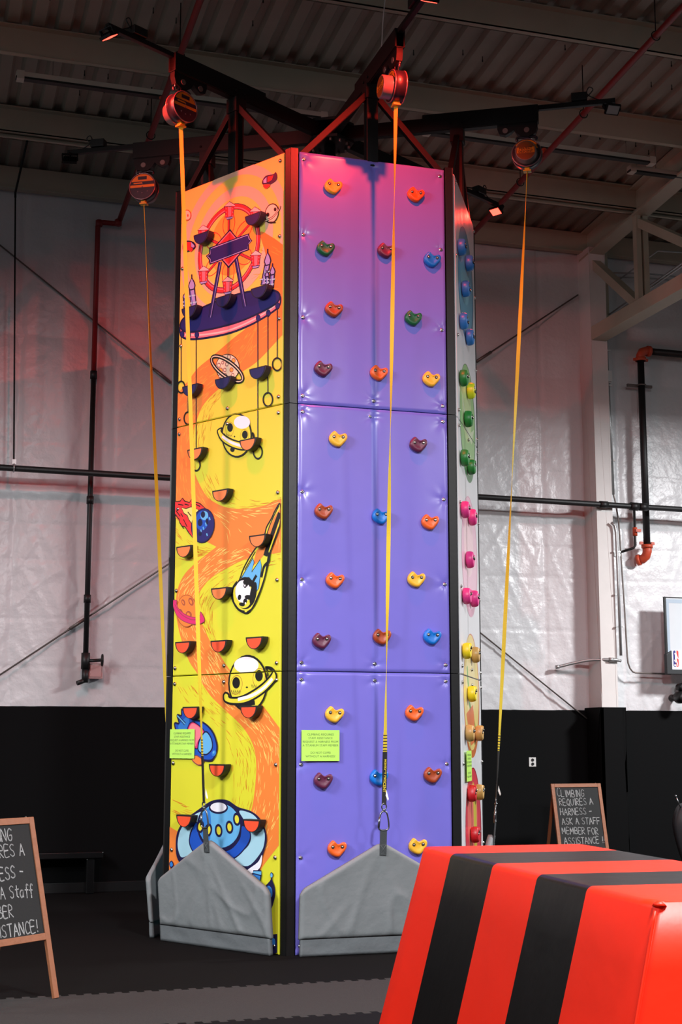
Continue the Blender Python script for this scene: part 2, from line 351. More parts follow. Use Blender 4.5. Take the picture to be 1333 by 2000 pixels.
for q in ([(X6, 4.26, 7.30), (X6, 4.26, 7.38), (X6+.03, 4.26, 7.44), (X6+.09, 4.26, 7.46), (X6+.16, 4.26, 7.46)], [(X6, 4.26, 4.60), (X6, 4.26, 4.50), (X6-.01, 4.28, 4.44), (X6-.04, 4.32, 4.40), (X6-.10, 4.38, 4.385)]):
    mb = MB(); mb.tube(q, .066, 14); mb.tube([q[0], Vector(q[0])+(Vector(q[1])-Vector(q[0])).normalized()*.05], .082, 14); mb.tube([Vector(q[-1])+(Vector(q[-2])-Vector(q[-1])).normalized()*.05, q[-1]], .080, 14)
    mb.box(Vector(q[0])+Vector((.09, 0, .02)), (.05, .03, .04)); mb.box(Vector(q[0])+Vector((-.09, 0, .02)), (.05, .03, .04)); mb.build('elbow', M_ORANGEFIT, parent=rp)
mb = MB(); mb.span((X6-.2, 4.30, 6.92), (X6+.2, 4.34, 6.96)); mb.tube([(X6+.06*math.cos(t), 4.26+.06*math.sin(t), 6.94) for t in [2*PI*k/14 for k in range(14)]], .012, 6, True); mb.build('strut_clamp', M_ROD, parent=rp)
cv = empty('wall_conduit', (5.6, 4.3, 4.6), 'tall thin conduit running down the right edge of the white column', 'conduit')
mb = MB(); mb.tube([(5.50, 4.30, 7.62), (5.50, 4.28, 7.0), (5.53, 4.26, 5.3), (5.56, 4.26, 5.18), (5.60, 4.26, 4.9), (5.67, 4.3, 3.7)]+[(5.69+.12*(1-math.cos(t)), 4.3, 3.0-.22*math.sin(t)) for t in (0, .4, .8, 1.2, PI/2)]+[(6.36, 4.28, 2.77)], .012, 8); mb.build('cable', M_ROD, parent=cv)
mb = MB(); mb.cyl((5.50, 4.28, 7.62), (5.53, 4.26, 5.3), .020, 10); mb.build('conduit', M_GALV, parent=cv)
for z in (7.42, 6.95, 6.9, 5.8): mb = MB(); mb.box((5.50+(7.62-z)*.013, 4.27, z), (.10, .03, .025)); mb.build('strap_clip', M_WHITE, parent=cv)
mb = MB(); mb.box((5.505, 4.25, 7.03), (.085, .06, .16)); mb.build('junction_box', M_WHITE, parent=cv, bevel=.006)
c2 = empty('wall_conduit', (5.5, 4.05, 3.9), 'short bent silver conduit on the lower half of the white column', 'conduit')
mb = MB(); mb.tube([(5.37, 4.05, 4.86), (5.42, 4.05, 4.82), (5.44, 4.05, 4.72), (5.45, 4.05, 4.0), (5.455, 4.05, 3.0)], .020, 10); mb.build('conduit', M_GALV, parent=c2)
for z in (4.45, 3.85, 3.4): mb = MB(); mb.box((5.45, 4.065, z), (.11, .03, .02)); mb.build('strap_clip', M_GALV, parent=c2)
mb = MB(); mb.tube(smooth_pts([(5.46, 4.07, 2.93), (5.3, 4.07, 2.945), (5.05, 4.20, 2.94), (4.85, 4.3, 2.90), (4.66, 4.38, 2.85)], 5, False), .022, 10)
mb.cyl((4.67, 4.379, 2.852), (4.62, 4.385, 2.845), .028, 10); mb.cyl((5.35, 4.07, 2.94), (5.28, 4.07, 2.945), .03, 10)
tag(mb.build('wall_conduit', M_GALV, loc=(5.2, 4.1, 2.93)), 'curved silver conduit arm sticking sideways from the foot of the white column', 'conduit')
ot = empty('wall_outlet', (4.26, WY-.06, 1.55), 'white duplex outlet plate on the black lower wall', 'outlet')
mb = MB(); mb.box((4.26, WY-.066, 1.55), (.105, .012, .125)); mb.build('plate', M_WHITE, parent=ot, bevel=.004)
for z in (1.577, 1.523): mb = MB(); mb.cyl((4.26, WY-.073, z), (4.26, WY-.079, z), .021, 20); mb.build('socket', M_BLACKPL, parent=ot)
# fluorescent strips (not lit)
M_STRIP = mat('strip_reflector', (196, 192, 180), .45)
M_STRIPB = mat('strip_dark_edge', (24, 22, 20), .5)
def strip(x0, x1, y, z, label):
    e = empty('strip_light', ((x0+x1)/2, y, z), label, 'ceiling light', 'unlit strip lights under the roof')
    mb = MB(); mb.span((x0, y-.045, z), (x1, y+.045, z+.06)); mb.build('housing', M_STRIP, parent=e, bevel=.006)
    mb = MB(); mb.span((x0, y-.05, z-.025), (x1, y+.03, z-.001)); mb.build('dark_edge', M_STRIPB, parent=e)
    for x in (x0+.05, x1-.05): mb = MB(); mb.span((x-.04, y-.055, z-.03), (x+.04, y+.055, z+.065)); mb.build('end_cap', M_STRIP, parent=e)
    for x in (x0+.4, x1-.4): mb = MB(); mb.cyl((x, y, z+.06), (x, y, deck_z(y)-.03), .004, 6); mb.build('suspension_wire', M_ROD, parent=e)
strip(-3.18, .40, 1.42, 9.03, 'unlit strip light under the roof left of the tower')
strip(1.60, 4.72, 1.42, 9.03, 'unlit strip light under the roof right of the tower')
strip(4.50, 7.6, 1.70, 9.02, 'unlit strip light under the roof at the far right edge')
mb = MB(); mb.tube(smooth_pts([(.35, -.9, 9.65), (.36, -.7, 9.2), (.40, -.5, 8.9), (.33, -.4, 8.45), (.30, -.35, 8.34)], 5, False), .006, 6)
tag(mb.build('hanging_wire', M_WHITE, loc=(.35, -.8, 9.6)), 'thin white wire hanging from the roof near the top arm of the tower', 'wire')
mb = MB(); mb.span((-8, 4.18, .42), (-1.6, 4.43, .50)); mb.span((-8, 4.20, 0), (-7.9, 4.43, .42)); mb.span((-1.8, 4.20, 0), (-1.7, 4.43, .42)); mb.span((-4.6, 4.2, 0), (-4.5, 4.43, .42))
tag(mb.build('wall_bench', mat('black_gloss', (12, 12, 13), .25), loc=(-4, 4.3, 0), bevel=.012), 'low black bench along the foot of the black wall at left', 'bench')
# ================================================================== CLIMBING TOWER (hexagonal, axis at the origin)
AP, HW, PH = 1.4224, .7307, 2.44
FACES = {'purple': 270, 'yellow': 210, 'white': 330, 'lefthid': 150, 'back': 90, 'backright': 30}
def frame(deg):
    t = R(deg); n = Vector((math.cos(t), math.sin(t), 0)); return n, Vector((-n.y, n.x, 0))
def fp(deg, u, v, o=0.0):
    n, t = frame(deg); return n*(AP+o)+t*u+Vector((0, 0, v))
def fpx(deg, px, py, o=0.0):
    """photo pixel -> (u, v) on a tower face"""
    n, t = frame(deg); q = onplane(px, py, n*(AP+o), n); return q.dot(t), q.z
tower = empty('climbing_tower', (0, 0, 0), 'tall six-sided climbing tower with purple, yellow and white printed faces', 'climbing tower')
M_POST = mat('black_powder_coat', (8, 8, 9), .40, bump=.03, bscale=25, var=.12)
M_CORE = mat('tower_core_black', (10, 10, 10), .8)
M_PURPLE = mat('purple_vinyl', (112, 106, 198), .27, bump=.10, bscale=2.2, var=.03, spec=.5)
YSTOPS = [(0, (206, 204, 44)), (3.4, (208, 202, 50)), (5.0, (212, 198, 58)), (6.2, (222, 200, 84)), (7.32, (226, 198, 96))]
M_YELLOW = gradient_mat('printed_yellow_vinyl', YSTOPS, .42, .12, 2.5)
M_PALE = mat('white_printed_vinyl', (212, 212, 214), .34, bump=.18, bscale=3.0, var=.02)
M_PLAIN = {'lefthid': mat('teal_vinyl', (70, 120, 130), .35), 'back': mat('purple_vinyl_back', (90, 86, 180), .35), 'backright': mat('orange_vinyl', (190, 110, 50), .35)}
# inner core so that nothing shows through the joints
def hexpts(r, z, off=0): return [Vector((r*math.cos(R(60*k+off)), r*math.sin(R(60*k+off)), z)) for k in range(6)]
mb = MB(); mb.prism(hexpts((AP-.06)/math.cos(R(30)), 0.0), (0, 0, 7.28)); mb.build('inner_core', M_CORE, parent=tower)
# corner posts, three stacked sections each
RC = AP/math.cos(R(30))
for k in range(6):
    a = R(60*k); c = Vector((math.cos(a), math.sin(a), 0)); mb = MB()
    n1, t1 = frame(60*k-30); n2, t2 = frame(60*k+30)
    for j in range(3):
        z0 = j*PH+(.003 if j else 0); z1 = (j+1)*PH-.003+(.03 if j == 2 else 0)
        o = -.012
        A = n1*(AP+o)+t1*(HW+.012); B = n1*(AP+o)+t1*(.815); Cc = n2*(AP+o)-t2*(.815); D = n2*(AP+o)-t2*(HW+.012)
        E_ = n2*(AP-.08)-t2*(HW+.012); F_ = n1*(AP-.08)+t1*(HW+.012)
        M1 = B*.55+Cc*.45+c*.012; M2 = B*.45+Cc*.55+c*.012
        mb.prism([p+Vector((0, 0, z0)) for p in (A, B, M1, M2, Cc, D, E_, F_)], (0, 0, z1-z0))
    mb.build('corner_post', M_POST, parent=tower, bevel=.006)
# panels
BV = [.075, .82, 1.62, 2.365]
BOLT = MB(); BOLT.lathe((0, 0, 0), (0, -1, 0), [(0, .019), (.004, .019), (.005, .013), (.011, .0125), (.013, .009)], 14)
BOLT.lathe((0, -.0131, 0), (0, -1, 0), [(0, .006), (.0004, .005)], 8, 1)
M_SOCK = mat('bolt_socket', (25, 25, 25), .5)
bolt_me = None
def bolts_for(panel, deg, j, lift):
    global bolt_me
    spots = [(s*(HW-.042), v) for s in (-1, 1) for v in BV]+[(-.04 if deg == 270 and j == 1 else 0.0, BV[3]), (0.0, BV[0])]
    if j == 2: spots = [q for q in spots if not (q[0] in (0.0,) and q[1] == BV[3])]
    if j == 0: spots = [q for q in spots if not (abs(q[0]) < .1 and q[1] == BV[0])]
    for (u, v) in spots:
        if bolt_me is None:
            o = BOLT.build('bolt', [M_CHROME, M_SOCK], parent=panel, local=True); bolt_me = o.data
        else:
            o = bpy.data.objects.new('bolt', bolt_me); C.objects.link(o); o.parent = panel
        o.location = fp(deg, u, j*PH+v, lift); o.rotation_euler = (0, 0, R(deg-270))
    return spots
panels = {}
def puckered_panel(deg, j, m):
    spots = [(s*(HW-.042), v) for s in (-1, 1) for v in BV]+[(0.0, BV[3]), (0.0, BV[0])]
    NU, NV = 84, 132; mb = MB(); vs = []
    z0 = j*PH+.004; h = PH-.008
    for b in range(NV+1):
        for a in range(NU+1):
            # denser near the borders
            fu = a/NU; fv = b/NV
            fu = .5-.5*math.cos(PI*fu)*(.25)-.5*.75*(1-2*fu); fv = .5-.5*math.cos(PI*fv)*.2-.5*.8*(1-2*fv)
            u = -HW+2*HW*fu; v = h*fv; o = 0
            for (su, sv) in spots:
                d2 = (u-su)**2+(v+.004-sv)**2
                if d2 < .09:
                    d = math.sqrt(d2); th = math.atan2(v-sv, u-su)
                    o -= .010*math.exp(-(d/.035)**2)+.0035*math.exp(-(d/.10)**2)*(1+.8*math.cos(5*th+su*7+sv*3))
            e = min(u+HW, HW-u, v, h-v); o -= .014*max(0, 1-e/.022)**2
            o += .0028*noise.noise(Vector((u*2.3, v*.6, j*4+deg)))+.0022*math.sin(u*19)*math.exp(-((u)/.5)**2)*.5
            o -= .003*math.exp(-((u-.0)/.012)**2)
            vs.append(fp(deg, u, z0+v, o))
    mb.v = vs
    for b in range(NV):
        for a in range(NU):
            i = b*(NU+1)+a; mb.f.append([i, i+1, i+NU+2, i+NU+1]); mb.m.append(0); mb.sm.append(True)
    # returns to the frame
    cs = [(-HW, z0), (HW, z0), (HW, z0+h), (-HW, z0+h)]
    for i in range(4):
        (ua, va), (ub, vb) = cs[i], cs[(i+1) % 4]
        mb.add([fp(deg, ua, va, -.016), fp(deg, ub, vb, -.016), fp(deg, ub, vb, -.05), fp(deg, ua, va, -.05)], [(0, 1, 2, 3)])
    o = mb.build('climbing_panel', m, parent=tower, fixn=False)
    bolts_for(o, deg, j, -.013)
    return o
for j in range(3): panels['purple', j] = puckered_panel(270, j, M_PURPLE); panels['purple', j]['label'] = 'glossy purple panel'
class Art:
    """flat print on a tower face: polygons and strokes given in photo pixels, laid out on the face in metres and clipped to each panel"""
    def __init__(s, deg, layer0=.0008):
        s.deg = deg; s.items = []; s.k = 0; s.mats = []; s.Z = (0, 0, 1); s.l0 = layer0
    def mi(s, m):
        if m not in s.mats: s.mats.append(m)
        return s.mats.index(m)
    def P(s, p): return fpx(s.deg, s.Z[0]+p[0]/s.Z[2], s.Z[1]+p[1]/s.Z[2])
    def next(s): s.k += 1; return s.k
    def poly_uv(s, uv, m, layer=None): s.items.append((layer if layer is not None else s.next(), s.mi(m), [uv]))
    def poly(s, pts, m, smooth=False, out=None, w=.012):
        if smooth: pts = smooth_pts(pts, 5)
        uv = [s.P(p) for p in pts]; s.poly_uv(uv, m)
        if out is not None: s.stroke_uv(uv, out, w, True)
    def stroke_uv(s, uv, m, w, closed=False, layer=None, taper=False):
        n = len(uv); L = []; 
        for i in range(n):
            if closed: a, c = uv[i-1], uv[(i+1) % n]
            else: a, c = uv[max(i-1, 0)], uv[min(i+1, n-1)]
            dx, dy = c[0]-a[0], c[1]-a[1]; l = math.hypot(dx, dy) or 1
            ww = w*.5*(1 if not taper else max(.05, math.sin(PI*(i+.3)/(n-.4))))
            L.append(((uv[i][0]-dy/l*ww, uv[i][1]+dx/l*ww), (uv[i][0]+dy/l*ww, uv[i][1]-dx/l*ww)))
        q = []
        for i in range(n if closed else n-1):
            a, b = L[i], L[(i+1) % n]; q.append([a[0], a[1], b[1], b[0]])
        s.items.append((layer if layer is not None else s.next(), s.mi(m), q))
    def line(s, pts, m, w=.012, closed=False, smooth=False):
        if smooth: pts = smooth_pts(pts, 5, closed)
        s.stroke_uv([s.P(p) for p in pts], m, w, closed)
    def ell(s, cx, cy, rx, ry, m=None, rot=0, out=None, w=.012, n=30):
        c, d = math.cos(R(rot)), math.sin(R(rot)); pts = []
        for k in range(n):
            t = 2*PI*k/n; x, y = rx*math.cos(t), ry*math.sin(t); pts.append((cx+x*c-y*d, cy+x*d+y*c))
        uv = [s.P(p) for p in pts]
        if m is not None: s.poly_uv(uv, m)
        if out is not None: s.stroke_uv(uv, out, w, True)
    def ring_uv(s, u, v, r0, r1, m, n=64):
        L = s.next(); q = []
        for k in range(n):
            a, b = 2*PI*k/n, 2*PI*(k+1)/n
            q.append([(u+r0*math.cos(a), v+r0*math.sin(a)), (u+r1*math.cos(a), v+r1*math.sin(a)), (u+r1*math.cos(b), v+r1*math.sin(b)), (u+r0*math.cos(b), v+r0*math.sin(b))])
        s.items.append((L, s.mi(m), q))
    def disc_uv(s, u, v, r, m, n=48, ry=None): s.poly_uv([(u+r*math.cos(2*PI*k/n), v+(ry or r)*math.sin(2*PI*k/n)) for k in range(n)], m)
def clip(poly, lo, hi):
    for ax in (0, 1):
        for sgn, lim in ((1, lo[ax]), (-1, -hi[ax])):
            out = []; n = len(poly)
            for i in range(n):
                a, b = poly[i], poly[(i+1) % n]; da, db = sgn*a[ax]-lim, sgn*b[ax]-lim
                if da >= 0: out.append(a)
                if (da >= 0) != (db >= 0):
                    t = da/(da-db); out.append((a[0]+(b[0]-a[0])*t, a[1]+(b[1]-a[1])*t))
            poly = out
            if len(poly) < 3: return []
    return poly
def printed_panel(deg, j, m, art, label):
    mb = MB(); z0, z1 = j*PH+.004, (j+1)*PH-.004
    e = .008
    ring0 = [fp(deg, -HW, z0, -.05), fp(deg, HW, z0, -.05), fp(deg, HW, z1, -.05), fp(deg, -HW, z1, -.05)]
    ring1 = [fp(deg, -HW, z0, -e), fp(deg, HW, z0, -e), fp(deg, HW, z1, -e), fp(deg, -HW, z1, -e)]
    ring2 = [fp(deg, -HW+e, z0+e, 0), fp(deg, HW-e, z0+e, 0), fp(deg, HW-e, z1-e, 0), fp(deg, -HW+e, z1-e, 0)]
    mb.add(ring0+ring1+ring2, [(i, (i+1) % 4, 4+(i+1) % 4, 4+i) for i in range(4)]+[(4+i, 4+(i+1) % 4, 8+(i+1) % 4, 8+i) for i in range(4)]+[(8, 9, 10, 11)])
    lo, hi = (-HW+.003, z0+.002), (HW-.003, z1-.002)
    for (L, mi, polys) in art.items:
        o = art.l0+L*.00003
        for q in polys:
            if len(q) > 4 or True:
                c = clip(q, lo, hi)
            if len(c) < 3: continue
            P3 = [fp(deg, u, v, o) for u, v in c]
            if len(c) <= 4 and len(q) <= 4: mb.add(P3, [tuple(range(len(c)))], mi+1)
            else:
                for t in tessellate_polygon([[Vector((u, v, 0)) for u, v in c]]): mb.add([P3[i] for i in t], [(0, 1, 2)], mi+1)
    n, t = frame(deg)
    # every printed facet faces outwards
    for i, f in enumerate(mb.f):
        if mb.m[i] > 0:
            a, b, c = mb.v[f[0]], mb.v[f[1]], mb.v[f[2]]
            if (b-a).cross(c-a).dot(n) < 0: mb.f[i] = f[::-1]
    o = mb.build('climbing_panel', [m]+art.mats, parent=tower, fixn=False); o['label'] = label
    bolts_for(o, deg, j, .006)
    return o
# hidden faces: plain coloured panels
for nm in ('lefthid', 'back', 'backright'):
    for j in range(3):
        a = Art(FACES[nm]); printed_panel(FACES[nm], j, M_PLAIN[nm], a, 'plain coloured panel')
# ---------------------------------------------------------------- top frame of six arms
M_RIB = M_BLACKMETAL
for nm, deg in FACES.items():
    n, t = frame(deg); Z = Vector((0, 0, 1)); P = lambda r, z, s=0: n*r+t*s+Z*z
    mb = MB(); mb.beam(P(.0, 8.17), P(2.2, 8.17), .075, .15); mb.beam(P(1.0, 8.19), P(2.2, 8.19), .10, .18); mb.beam(P(2.2, 8.255), P(2.98, 8.255), .05, .05)
    for r in (1.30, 1.42): mb.box(P(r, 8.16, 0)-t*.055, (.02, .02, .02)); mb.box(P(r, 8.16, 0)+t*.055, (.02, .02, .02))
    arm = mb.build('arm', M_RIB, parent=tower, bevel=.004)
    mb = MB(); mb.prism([P(r, z, -.03) for r, z in ((1.78, 8.11), (1.78, 8.05), (1.80, 8.0), (1.86, 7.98), (1.92, 8.01), (1.95, 8.04), (1.98, 7.99), (2.03, 7.955), (2.10, 7.95), (2.17, 7.98), (2.19, 8.04), (2.19, 8.11))], t*.06)
    for r, z in ((1.86, 8.03), (2.08, 8.02)): mb.tube([P(r, z, -.036), P(r, z, .036)], .028, 14, mi=1)
    mb.build('hanger_plate', [M_RIB, M_ROD], parent=arm)
    mb = MB(); mb.beam(P(1.36, 7.26), P(1.36, 8.10), .11, .11, up=n); mb.beam(P(1.36, 7.95), P(1.36, 8.10), .14, .14, up=n)
    mb.build('arm_post', M_RIB, parent=tower, bevel=.004)
    for s in (-1, 1):
        mb = MB(); mb.beam(P(1.36, 8.02, s*.03), P(1.37, 7.28, s*.72), .06, .055, up=n)
        mb.build('arm_brace', M_RIB, parent=tower, bevel=.003)
mb = MB(); mb.prism(hexpts(.26, 8.06, 30), (0, 0, .03)); mb.prism(hexpts(.26, 8.25, 30), (0, 0, .03)); mb.cyl((0, 0, 7.2), (0, 0, 8.25), .06, 16)
for k in range(12): a = R(30*k+15); mb.cyl((.2*math.cos(a), .2*math.sin(a), 8.03), (.2*math.cos(a), .2*math.sin(a), 8.06), .014, 8, 1)
mb.build('hub', [M_RIB, M_ROD], parent=tower)
# ================================================================== PRINTED ARTWORK: yellow face
def ink(n, c, r=.42): return mat('ink_'+n, c, r, var=.04, vscale=2)
K_BLACK = ink('black', (14, 11, 13)); K_NAVY = ink('navy', (36, 30, 100)); K_DNAVY = ink('dark_navy', (22, 18, 60))
K_OR = ink('orange', (226, 124, 52)); K_ORD = ink('orange_dark', (206, 96, 34)); K_YEL = ink('yellow', (214, 204, 54)); K_YELP = ink('pale_yellow', (234, 206, 110))
K_RED = ink('red', (222, 46, 48)); K_PINK = ink('pink', (238, 118, 132)); K_PINKL = ink('light_pink', (240, 186, 184)); K_LAV = ink('lavender', (150, 148, 205))
K_BLUE = ink('blue', (48, 118, 196)); K_LB = ink('light_blue', (96, 168, 216)); K_PB = ink('pale_blue', (158, 198, 214)); K_DB = ink('deep_blue', (26, 76, 176))
K_WHITE = ink('white', (228, 224, 232)); K_CREAM = ink('cream', (222, 200, 170)); K_MAG = ink('magenta', (206, 42, 104)); K_BROWN = ink('rust', (170, 84, 40)); K_GLOW = ink('sun_ring', (226, 178, 150)); K_PLUM = ink('plum', (130, 60, 70))
K_ORL = ink('orange_light', (232, 158, 62))
Y = Art(210)
Z3, Z4, Z5, Z6, Z7 = (330, 290, 4.878), (330, 660, 4.937), (320, 960, 4.76), (290, 1300, 4.3), (280, 1540, 4.166)
Y.Z = Z3; wu, wv = Y.P((570, 952))
# sun rings
for r0, r1 in ((.665, .765), (.45, .555), (.0, .33)): Y.ring_uv(wu+.06, wv+.05, r0, r1, K_GLOW if r0 > 0 else K_ORL)
Y.Z = (0, 0, 1)
upper = [(553, 478), (530, 462), (508, 454), (520, 500), (526, 560), (506, 610), (482, 640), (457, 660), (415, 696), (387, 719), (370, 741), (354, 761), (343, 775)]
mid_l = [(330, 1000), (380, 1045), (423, 1068)]
left = [(383, 1099), (362, 1120), (349, 1145), (344, 1170), (344, 1191), (347, 1218), (356, 1254), (370, 1292), (387, 1317), (392, 1330), (411, 1358), (439, 1386), (467, 1412), (485, 1435), (497, 1463), (501, 1493), (500, 1521), (497, 1551), (492, 1579), (480, 1610), (440, 1640), (390, 1640), (350, 1625), (325, 1610)]
right_dn = [(545, 662), (504, 705), (472, 727), (451, 741), (417, 769), (397, 792), (387, 814), (379, 838), (374, 863), (374, 893), (379, 919), (391, 948), (405, 970), (421, 982), (443, 991), (472, 994), (502, 991), (532, 982), (551, 974), (565, 968)]
right_dn2 = [(565, 1074), (548, 1079), (509, 1086), (475, 1094), (442, 1111), (414, 1128), (398, 1145), (389, 1160), (387, 1178), (389, 1202), (400, 1229), (414, 1258), (431, 1281), (450, 1309), (480, 1340), (513, 1377), (534, 1405), (546, 1421), (562, 1440)]
low = [(562, 1630), (544, 1653), (525, 1677), (513, 1694), (500, 1720), (470, 1780), (440, 1860), (320, 1860)]
SP = lambda p: smooth_pts(p, 4, False)
ribbon = SP(upper)+[(325, 790)]+[(325, 990)]+mid_l+SP(left)+[(315, 1620), (315, 1860)]+list(reversed(SP(low)))+list(reversed(SP(right_dn2)))+list(reversed(SP(right_dn)))+[(565, 640), (565, 480)]
Y.poly(ribbon, K_OR)
# brush strokes along the ribbon and beside it
def dashes(ca, cb, n, m, s0, s1, ln=(8, 22), w=.006, seed=1):
    r = random.Random(seed); ca = SP(ca); cb = SP(cb); L = Y.next()
    for _ in range(n):
        f = r.random(); s = s0+(s1-s0)*r.random()
        def at(f):
            i = f*(len(ca)-1); k = min(int(i), len(ca)-2); a = [ca[k][j]+(ca[k+1][j]-ca[k][j])*(i-k) for j in (0, 1)]
            i = f*(len(cb)-1); k = min(int(i), len(cb)-2); b = [cb[k][j]+(cb[k+1][j]-cb[k][j])*(i-k) for j in (0, 1)]
            return (a[0]+(b[0]-a[0])*s, a[1]+(b[1]-a[1])*s)
        p, q = at(f), at(min(1, f+.004)); d = math.hypot(q[0]-p[0], q[1]-p[1])
        if d < 1e-6: continue
        l = r.uniform(*ln); dx, dy = (q[0]-p[0])/d, (q[1]-p[1])/d; c = r.uniform(-.12, .12)
        pts = [(p[0]+dx*l*t-dy*l*c*t*t, p[1]+dy*l*t+dx*l*c*t*t) for t in (0, .35, .7, 1)]
        Y.stroke_uv([Y.P(z) for z in pts], m, w*r.uniform(.6, 1.2), False, L, True)
dashes(upper, right_dn[:7], 200, K_ORL, .06, .95, seed=2)
dashes([(345, 790), (343, 850), (341, 950), (345, 1000)], right_dn[6:13], 90, K_ORL, .05, .95, seed=3)
dashes([(400, 1000), (430, 1030), (440, 1068), (480, 1080)], [(480, 996), (520, 990), (560, 976), (560, 1070)], 40, K_YELP, 0, 1, seed=4)
dashes([(423, 1068), (383, 1099), (349, 1145), (344, 1191), (356, 1254), (387, 1317)], [(545, 1070), (475, 1094), (414, 1128), (389, 1160), (389, 1202), (431, 1281)], 190, K_YELP, .05, .95, seed=5)
dashes(left[8:20], right_dn2[12:]+[(560, 1560), (545, 1620), (520, 1670)], 210, K_YELP, .06, .95, seed=6)
dashes(right_dn[4:20], [(x+30, y-14) for x, y in right_dn[4:20]], 120, K_ORD, .03, 1.2, w=.004, seed=7)
dashes(right_dn2[:12], [(x+24, y+18) for x, y in right_dn2[:12]], 110, K_ORD, .03, 1.2, w=.004, seed=8)
dashes(left[9:19], [(x-40, y+8) for x, y in left[9:19]], 120, K_ORD, .03, 1.2, w=.004, seed=9)
dashes([(335, 1020), (380, 1060), (415, 1068)], [(338, 1090), (360, 1095), (380, 1090)], 50, K_ORD, 0, 1, w=.004, seed=10)
dashes([(335, 1590), (360, 1600), (400, 1600)], [(335, 1560), (360, 1570), (400, 1575)], 30, K_ORD, 0, 1, w=.004, seed=11)
# ---- ferris wheel
Y.Z = Z3
for (xa, ya, xb, yb) in ((500, 1090, 395, 1610), (640, 1010, 728, 1500)):
    pass
Y.ell(585, 1565, 478, 150, None)
# platform
plat_top = [(112, 1705), (130, 1630), (230, 1560), (400, 1480), (600, 1405), (800, 1358), (960, 1348), (1040, 1370), (1060, 1420), (1020, 1480), (880, 1560), (700, 1640), (500, 1700), (300, 1740), (170, 1748)]
rim = [(112, 1700), (118, 1780), (180, 1815), (320, 1810), (560, 1765), (760, 1690), (900, 1615), (1020, 1535), (1062, 1480), (1060, 1410), (1000, 1470), (840, 1560), (620, 1650), (380, 1715), (200, 1735)]
Y.poly(rim, K_PINK, True, K_DNAVY, .022)
Y.line([(150, 1775), (320, 1775), (560, 1735), (760, 1655), (950, 1545), (1050, 1460)], K_PINKL, .016, False, True)
Y.poly(plat_top, K_NAVY, True, K_DNAVY, .020)
for x, y in ((128, 1770), (190, 1780), (268, 1775), (853, 1615), (950, 1570), (1038, 1500)): Y.ell(x, y, 20, 30, K_NAVY, 0, K_DNAVY, .008)
# rings round the wheel
Y.ring_uv(wu, wv, .385, .445, K_DNAVY); Y.ring_uv(wu, wv, .392, .437, K_RED); Y.ring_uv(wu, wv, .398, .408, K_PINK)
for k in range(6):
    a = R(90+60*k); Y.stroke_uv([(wu, wv), (wu+.39*math.cos(a), wv+.39*math.sin(a))], K_DNAVY, .030); Y.stroke_uv([(wu, wv), (wu+.39*math.cos(a), wv+.39*math.sin(a))], K_RED, .018)
    cu_, cv_ = wu+.25*math.cos(a), wv+.25*math.sin(a)
    loop = [(cu_+.12*math.cos(t)*math.cos(a)-.085*math.sin(t)*math.sin(a), cv_+.12*math.cos(t)*math.sin(a)+.085*math.sin(t)*math.cos(a)) for t in [2*PI*i/24 for i in range(24)]]
    Y.stroke_uv(loop, K_RED, .008, True)
for (xa, ya, xb, yb) in ((492, 1080, 395, 1610), (640, 1040, 728, 1505)):
    Y.line([(xa, ya), (xb, yb)], K_DNAVY, .055); Y.line([(xa, ya), (xb, yb)], K_NAVY, .038); Y.line([(xa+4, ya), (xb+4, yb)], K_LAV, .006)
Y.poly([(585, 768), (735, 950), (572, 1142), (412, 960)], K_DNAVY); Y.poly([(584, 785), (720, 950), (572, 1122), (428, 960)], K_PINK); Y.poly([(583, 800), (708, 950), (572, 1105), (440, 960)], K_RED)
ban = [(355, 1025), (385, 1000), (388, 945), (765, 808), (775, 850), (798, 878), (765, 915), (768, 968), (390, 1108), (382, 1060)]
Y.poly(ban, K_DNAVY)
Y.line([(370, 1025), (398, 1005), (400, 955), (755, 825), (766, 860), (785, 880), (752, 920), (754, 958), (402, 1092), (396, 1055)], K_LAV, .008, True)
Y.poly([(398, 1008), (402, 960), (752, 832), (770, 878), (748, 952), (404, 1085)], K_NAVY)
def cabin(x, y, w=98, h=150):
    Y.poly([(x-w/2, y-h*.38), (x-w*.38, y+h*.42), (x+w*.36, y+h*.36), (x+w/2, y-h*.45)], K_DNAVY)
    Y.poly([(x-w*.44, y-h*.36), (x-w*.34, y+h*.38), (x+w*.32, y+h*.32), (x+w*.44, y-h*.43)], K_RED)
    Y.poly([(x-w*.16, y-h*.38), (x-w*.12, y+h*.36), (x+w*.16, y+h*.33), (x+w*.2, y-h*.42)], K_PINK)
    Y.poly([(x-w*.55, y-h*.33), (x-w*.3, y-h*.48), (x, y-h*.66), (x+w*.32, y-h*.54), (x+w*.58, y-h*.42), (x+w*.5, y-h*.36)], K_PINKL, False, K_DNAVY, .006)
    Y.poly([(x-w*.36, y+h*.36), (x+w*.36, y+h*.28), (x+w*.28, y+h*.42), (x-w*.24, y+h*.50)], K_LAV, False, K_DNAVY, .006)
    for s in (-.32, .32):
        for q in (-.2, .02, .24): Y.ell(x+w*s, y+h*q, 5, 7, K_PINK, n=10)
for x, y in ((580, 605), (822, 655), (830, 1070), (563, 1320), (333, 1220), (330, 830)): cabin(x, y)
